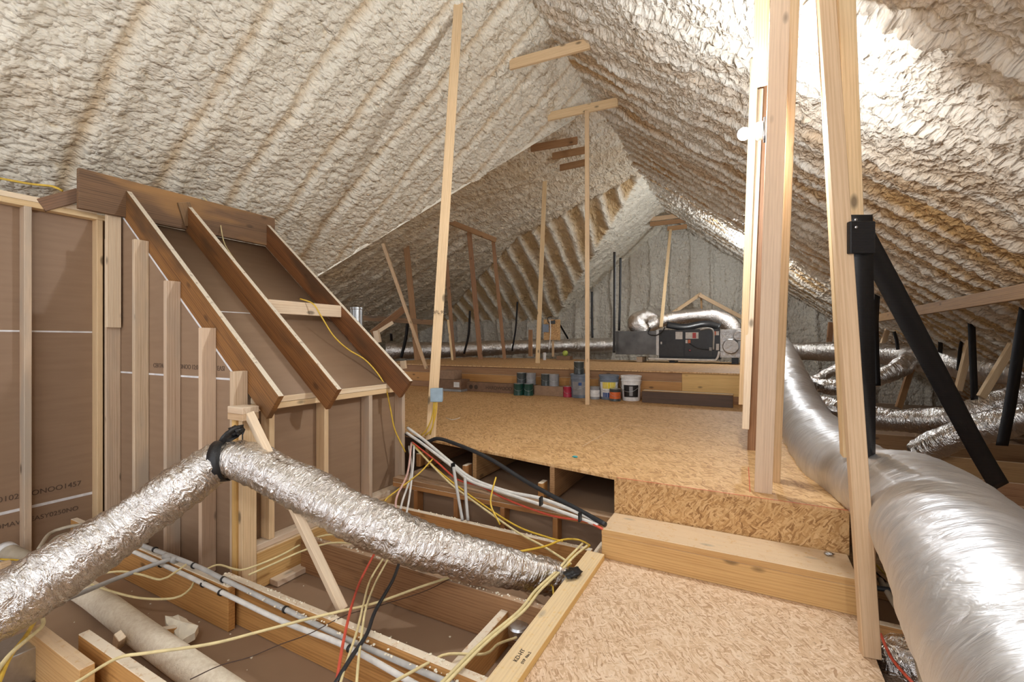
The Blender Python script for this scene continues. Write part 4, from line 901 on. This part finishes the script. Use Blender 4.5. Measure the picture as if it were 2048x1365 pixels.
# ------------------------------------------------------------------ air handler on the upper deck
HYY = 10.0
ah = empty('air_handler', pt(1330, 715, Y=HYY), 'long dark grey air handler lying on the upper deck with foil plenum', 'air handler')
def yb(name, x0, y0, x1, y1, mt, dep=.6, Y=HYY, par=ah, bev=.006, off=0):
    a = pt(x0, y0, Y=Y+off); b = pt(x1, y1, Y=Y+off); z0 = min(a.z, b.z); z1 = max(a.z, b.z)
    return boxobj(name, (a.x, Y+off, z0), (b.x, Y+off+dep, z1), M[mt], par, bev)
yb('return_plenum', 1231, 709, 1313, 662, 'ahu2'); yb('foil_seam', 1312, 711, 1318, 660, 'foil_flat', .62, off=-.01)
yb('coil_cabinet', 1318, 715, 1367, 660, 'ahu'); yb('blower_cabinet', 1368, 715, 1440, 658, 'ahu')
yb('seam_strip', 1366.5, 714, 1368.5, 660, 'black', .02, off=-.012, bev=0)
yb('supply_plenum', 1440, 716, 1487, 659, 'foil_flat')
yb('wall_panel_edge', 1416, 712, 1425, 668, 'black', .02, off=-.014, bev=0)
yb('rating_label', 1351, 679, 1365, 664, 'paper', .004, off=-.006, bev=0); yb('rating_label', 1371, 678, 1397, 665, 'paper', .004, off=-.006, bev=0)
yb('warning_label', 1385, 677, 1392, 666, 'red', .004, off=-.010, bev=0); yb('rating_label', 1371, 687, 1375, 680, 'paper', .004, off=-.006, bev=0)
yb('warning_label', 1376, 687, 1381, 680, 'orange', .004, off=-.008, bev=0); yb('warning_label', 1428, 671, 1432, 663, 'orange', .004, off=-.008, bev=0); yb('rating_label', 1432, 671, 1438, 663, 'paper', .004, off=-.008, bev=0)
hd = yb('handle_recess', 1319, 690, 1331, 682, 'black', .01, off=-.012, bev=0); yb('handle_plate', 1321, 689, 1324, 684, 'paper', .006, off=-.018, bev=0)
c = pt(1380, 701, Y=HYY); lathe('round_port', [(.035, 0), (.035, .012), (.02, .014)], (0, 0, 0), M['black'], ah, 20, Matrix.Translation(c)@Matrix.Rotation(math.pi/2, 4, 'X'))
lathe('port_cap', [(.015, 0), (.015, .006)], (0, 0, 0), M['crimson'], ah, 12, Matrix.Translation(c-Vector((0, .014, 0)))@Matrix.Rotation(math.pi/2, 4, 'X'))
tube('drain_pipe', [pt(1297, 718, Y=9.9), pt(1360, 719.5, Y=9.9), pt(1422, 721, Y=9.9), pt(1433, 719, Y=9.9), pt(1437, 710, Y=9.9), pt(1438, 704, Y=9.95)], .022, M['white'], ah, 10)
tube('conduit', [pt(1400, 660, Y=9.95), pt(1418, 657, Y=9.93), pt(1427, 664, Y=9.93), pt(1427, 690, Y=9.93), pt(1427, 700, Y=9.93)], .016, M['cab_g'], ah, 8)
tube('control_cord', [pt(1379, 687, Y=9.96), pt(1395, 697, Y=9.94), pt(1418, 700, Y=9.96)], .008, M['black'], ah, 6)
yb('valve_box', 1418, 702, 1424, 695, 'grey', .05, off=-.05); yb('valve_box', 1432, 701, 1438, 688, 'paper', .05, off=-.05)
yb('condensate_pan', 1318, 718, 1440, 715.5, 'black', .62, off=-.03)
for x in (1280, 1345, 1470):
    a = pt(x, 715, Y=HYY+.1); boxobj('support_block', (a.x-.06, HYY+.05, DZ), (a.x+.06, HYY+.5, a.z+.01), M['palepine'] if x == 1280 else M['black'], ah)
for x0, y0, r in ((1478, 672, .10), (1462, 693, .15)):
    c = pt(x0, y0, Y=HYY); lathe('duct_collar', [(r, 0), (r, .18), (r*.9, .2)], (0, 0, 0), M['foil_flat'], ah, 24, Matrix.Translation(c+Vector((0, .05, 0)))@Matrix.Rotation(math.pi/2, 4, 'X'))
tube('loose_cord', [pt(1300, 655, Y=9.9), pt(1297, 668, Y=9.9), pt(1312, 671, Y=9.9), pt(1324, 664, Y=9.9), pt(1330, 655, Y=9.9)], .012, M['black'], ah, 6)
duct('flexible_duct', dp([(1283, 665, 10.3, .18), (1272, 645, 10.3, .19), (1292, 632, 10.6, .15), (1310, 640, 10.9, .14)]), 'short elbow duct on the left end of the air handler', 'foil', seg=32, step=.03, wr=.012, amp=.006, pitch=.08, k=21)
duct('flexible_duct', dp([(1296, 655, 10.7, .13), (1322, 644, 10.7, .14), (1350, 637, 10.7, .16), (1395, 633, 10.7, .17), (1432, 636, 10.5, .19), (1456, 648, 10.3, .19), (1470, 664, 10.2, .18)]), 'arched silver duct over the top of the air handler', 'foil', seg=32, step=.03, wr=.012, amp=.006, pitch=.08, k=22)
tag(ribbon('duct_wrap', [pt(1333, 650, d=10.5), pt(1370, 655, d=10.4), pt(1410, 648, d=10.4), pt(1440, 655, d=10.2)], .16, (0, .4, 1), M['black'], th=.01), 'dark insulation sheet sagging under the arched duct', 'insulation')
duct('flexible_duct', dp([(1465, 697, 10.0, .15), (1500, 700, 9.6, .15), (1540, 705, 9.6, .15)]), 'silver duct leaving the right end of the air handler', 'foil', seg=32, step=.03, wr=.012, k=23)
duct('flexible_duct', dp([(1475, 668, 10.0, .12), (1510, 668, 9.8, .13), (1550, 676, 9.8, .14)]), 'upper silver duct leaving the air handler behind the post cluster', 'foil', seg=32, step=.03, wr=.012, k=24)
# control board at back left
cbd = empty('control_board', pt(1105, 682, d=11.3), 'orange plywood board with electrical boxes behind the tall deck post', 'board')
rbox('plywood', pt(1104, 660, d=11.4), .42, .02, .52, 'orange' if False else 'osb_riser', cbd); rbox('grey_box', pt(1091, 657, d=11.3), .16, .08, .2, 'bluegrey', cbd); rbox('black_device', pt(1106, 645, d=11.3), .11, .06, .08, 'black', cbd)
tube('loose_wire', [pt(1100, 640, d=11.25), pt(1101, 665, d=11.2), pt(1098, 700, d=11.2)], .012, M['white'], cbd, 6); tube('loose_wire', [pt(1104, 634, d=11.3), pt(1096, 636, d=11.3), pt(1098, 646, d=11.3), pt(1110, 641, d=11.3)], .012, M['black'], cbd, 6)
post(pt(1061, 660, d=11.4), pt(1061, 713, d=11.4), .10, .04, (1, 0, 0), 'brown', 'short brown post left of the plywood control board')
post(pt(1106, 682, d=11.45), pt(1106, 714, d=11.45), .05, .04, (1, 0, 0), 'pine', 'thin stake under the plywood control board')
# vent stack
p = pt(713, 690, d=6.4); lathe('vent_stack', [(.085, 0), (.085, .50), (.09, .505), (.09, .53), (.08, .535)], p, M['galv'], None, 24)
tag(bpy.data.objects['vent_stack'], 'round galvanised vent stack peeking over the far rafter', 'vent')

# ------------------------------------------------------------------ paint cans, buckets, boxes
def on(px, py, z=.41): return pt(px, py, z=z)
def can(px, d_, z, label, body, lidm='galv', r=.083, h=.19, band=None, group='paint cans on the deck'):
    base = pt(px, 700, d=d_); base.z = z
    t = empty('paint_can', base, label, 'paint can', group)
    lathe('body', [(r, 0), (r, .006), (r*.985, .01), (r*.985, h-.012), (r, h-.008), (r, h)], base, M[body], t, 26)
    lathe('lid', [(r*.99, 0), (r*.99, .004), (r*.86, .005), (r*.84, -.001+.004), (r*.5, .004)], base+Vector((0, 0, h+.0005)), M[lidm], t, 26)
    if band:
        lathe('label_band', [(r*1.004, 0), (r*1.004, h*.55)], base+Vector((0, 0, h*.2)), M[band], t, 26)
    tube('handle', [base+Vector((math.cos(a)*(r+.004), math.sin(a)*(r+.004), h*.72-.06*math.sin(k*math.pi/6))) for k, a in enumerate(np.linspace(YAW+math.pi*1.02, YAW+math.pi*1.98, 7))], .0018, M['galv'], t, 5)
    return t
can(1037, 7.52, .411, 'dark green paint can, left of the front pair beside the long carton', 'green'); can(1057, 7.48, .411, 'dark green paint can, right of the front pair in front of the carton', 'green')
can(1043, 7.72, .576, 'dark can standing up behind the left green can', 'charcoal'); can(1062, 7.64, .576, 'silver grey can standing up behind the right green can', 'grey')
can(1092, 7.50, .571, 'dark can left of a silver one on the short carton', 'charcoal'); can(1108, 7.43, .571, 'silver grey can right of a dark one on the short carton', 'grey')
can(1135, 7.25, .411, 'crimson can between the short carton and the first bucket', 'crimson', r=.07, h=.17, band=None)
can(1190, 7.0, .411, 'small grey can behind the slim post between two buckets', 'grey', r=.075, h=.19, band='paper')
can(1230, 6.78, .411, 'orange labelled can in front of the second bucket', 'charcoal', r=.083, h=.18, band='orange')
def bucket(px, d_, label, body, bands, lidm):
    base = pt(px, 700, d=d_); base.z = .411; t = empty('paint_bucket', base, label, 'bucket', 'five gallon buckets on the deck')
    lathe('body', [(.128, 0), (.132, .01), (.145, .29), (.152, .295), (.152, .305), (.146, .308), (.147, .335), (.153, .338), (.153, .348), (.147, .352)], base, M[body], t, 32)
    lathe('lid', [(.156, 0), (.158, .004), (.158, .022), (.150, .026), (.146, .018), (.12, .018)], base+Vector((0, 0, .350)), M[lidm], t, 32)
    fwd = Vector((base.x, base.y, 0)).normalized(); yw = math.atan2(base.x*-1, base.y)
    for nm, z0, z1, wdt, mt in bands:
        V = []; n = 13
        for k in range(n):
            a = math.atan2(-base.y, -base.x)+(k/(n-1)-.5)*wdt
            for z in (z0, z1): rr_ = .134+.0475*z+.0025; V.append((base.x+math.cos(a)*rr_, base.y+math.sin(a)*rr_, base.z+z))
        link(nm, np_mesh(nm, V, [(2*k, 2*k+2, 2*k+3, 2*k+1) for k in range(n-1)]), M[mt], None, t)
    tube('handle', [base+Vector((math.cos(a)*.162, math.sin(a)*.162, .30-.16*math.sin(k*math.pi/8))) for k, a in enumerate(np.linspace(math.pi, 2*math.pi, 9))], .003, M['galv'], t, 5)
    return base
b1 = bucket(1160, 7.2, 'blue grey bucket left of the slim post with a can on its lid', 'bluegrey', [('label', .05, .26, 1.8, 'grey'), ('logo_patch', .20, .25, .35, 'blue')], 'bluegrey')
bucket(1218, 7.0, 'bucket with yellow and blue label right of the slim post', 'bluegrey', [('label', .04, .27, 2.2, 'paper'), ('yellow_patch', .17, .27, 1.4, 'yellowp'), ('blue_patch', .04, .11, 1.4, 'blue'), ], 'bluegrey')
bucket(1262, 6.85, 'white bucket with black label, rightmost before the dark plank', 'white', [('label', .06, .24, 1.6, 'black'), ('label', .10, .2, .5, 'paper') if False else ('side_print', .08, .22, .35, 'grey')], 'white')
t = can(1158, 7.2, .411+.378, 'dark can standing on the lid of the blue grey bucket', 'charcoal')
def carton(name, x0, x1, Y, z0, z1, dep, mt, label, cat='box'):
    a = pt(x0, 700, Y=Y); b = pt(x1, 700, Y=Y); return tag(boxobj(name, (a.x, Y, z0), (b.x, Y+dep, z1), M[mt], None, .004), label, cat)
hb = carton('flooring_carton', 925, 1029, 6.80, .411, .575, .14, 'box', 'long brown flooring carton with faint lettering, left of the green cans')
m_ = pt(1000, 700, Y=6.848); text_on('HARDWOOD', .085, (m_.x, 6.797, .49), (1, 0, 0), (0, 0, 1), M['ink'], hb); m_ = pt(950, 700, Y=6.848)
for x in (945, 955): q = pt(x, 700, Y=6.85); lathe('round_print', [(.04, 0), (.04, .001)], (0, 0, 0), M['ink'], hb, 16, Matrix.Translation(Vector((q.x, 6.799, .49)))@Matrix.Rotation(math.pi/2, 4, 'X'))
carton('flooring_carton', 1068, 1126, 6.8, .411, .57, .18, 'box2', 'shorter carton carrying two cans, left of the crimson can')
carton('flooring_carton', 1031, 1066, 6.81, .411, .575, .18, 'box', 'dark carton end hidden behind the two green cans, carrying two more cans')
carton('shoe_carton', 874, 922, 6.6, .411, .45, .3, 'grey', 'flat grey carton at the bottom of the stack behind the tall post')
c2 = carton('shipping_carton', 876, 922, 6.62, .451, .62, .28, 'box', 'brown carton with white label in the middle of the stack behind the tall post')
q = pt(915, 700, Y=6.615); boxobj('shipping_label', (q.x-.08, 6.612, .49), (q.x+.04, 6.618, .58), M['paper'], c2)
carton('shipping_carton', 878, 908, 6.65, .621, .78, .25, 'box2', 'top brown carton of the stack behind the tall post')
a = pt(1284, 811, Y=6.3); b = pt(1466, 811, Y=6.3)
pl = lumber('dark_plank', (pt(1284, 700, Y=6.72).x, 6.72, .411), (pt(1466, 700, Y=6.72).x, 6.76, .575), M['plank']); tag(pl, 'dark stained plank standing on edge against the upper deck front', 'plank')
tag(lumber('pale_plank', (pl.matrix_basis.translation.x, 6.765, .411), (pt(1466, 700, Y=6.72).x, 6.90, .585), M['joist']), 'orange wood block stacked behind the dark stained plank', 'plank')
p = pt(1089, 708, d=10.9); p.z = DZ+.001; tag(lathe('paper_roll', [(.04, 0), (.04, .18), (.015, .18)], p, M['white'], None, 16), 'small white roll standing on the upper deck beside the tall post', 'roll')
p = pt(1129, 708, d=10.9); p.z = DZ; sc = tag(boxobj('scrap_carton', p+Vector((-.17, -.1, .001)), p+Vector((.17, .1, .10)), M['box2'], None, .003), 'low open carton on the upper deck right of the control board', 'box')
bm = bmesh.new(); bmesh.ops.create_uvsphere(bm, u_segments=16, v_segments=10, radius=.07); me = bm_mesh(bm); me.transform(Matrix.Translation(p+Vector((.02, 0, .165)))); tag(link('tape_ball', me, M['lime'], None, None, True), 'yellow green ball resting on the low open carton', 'ball')
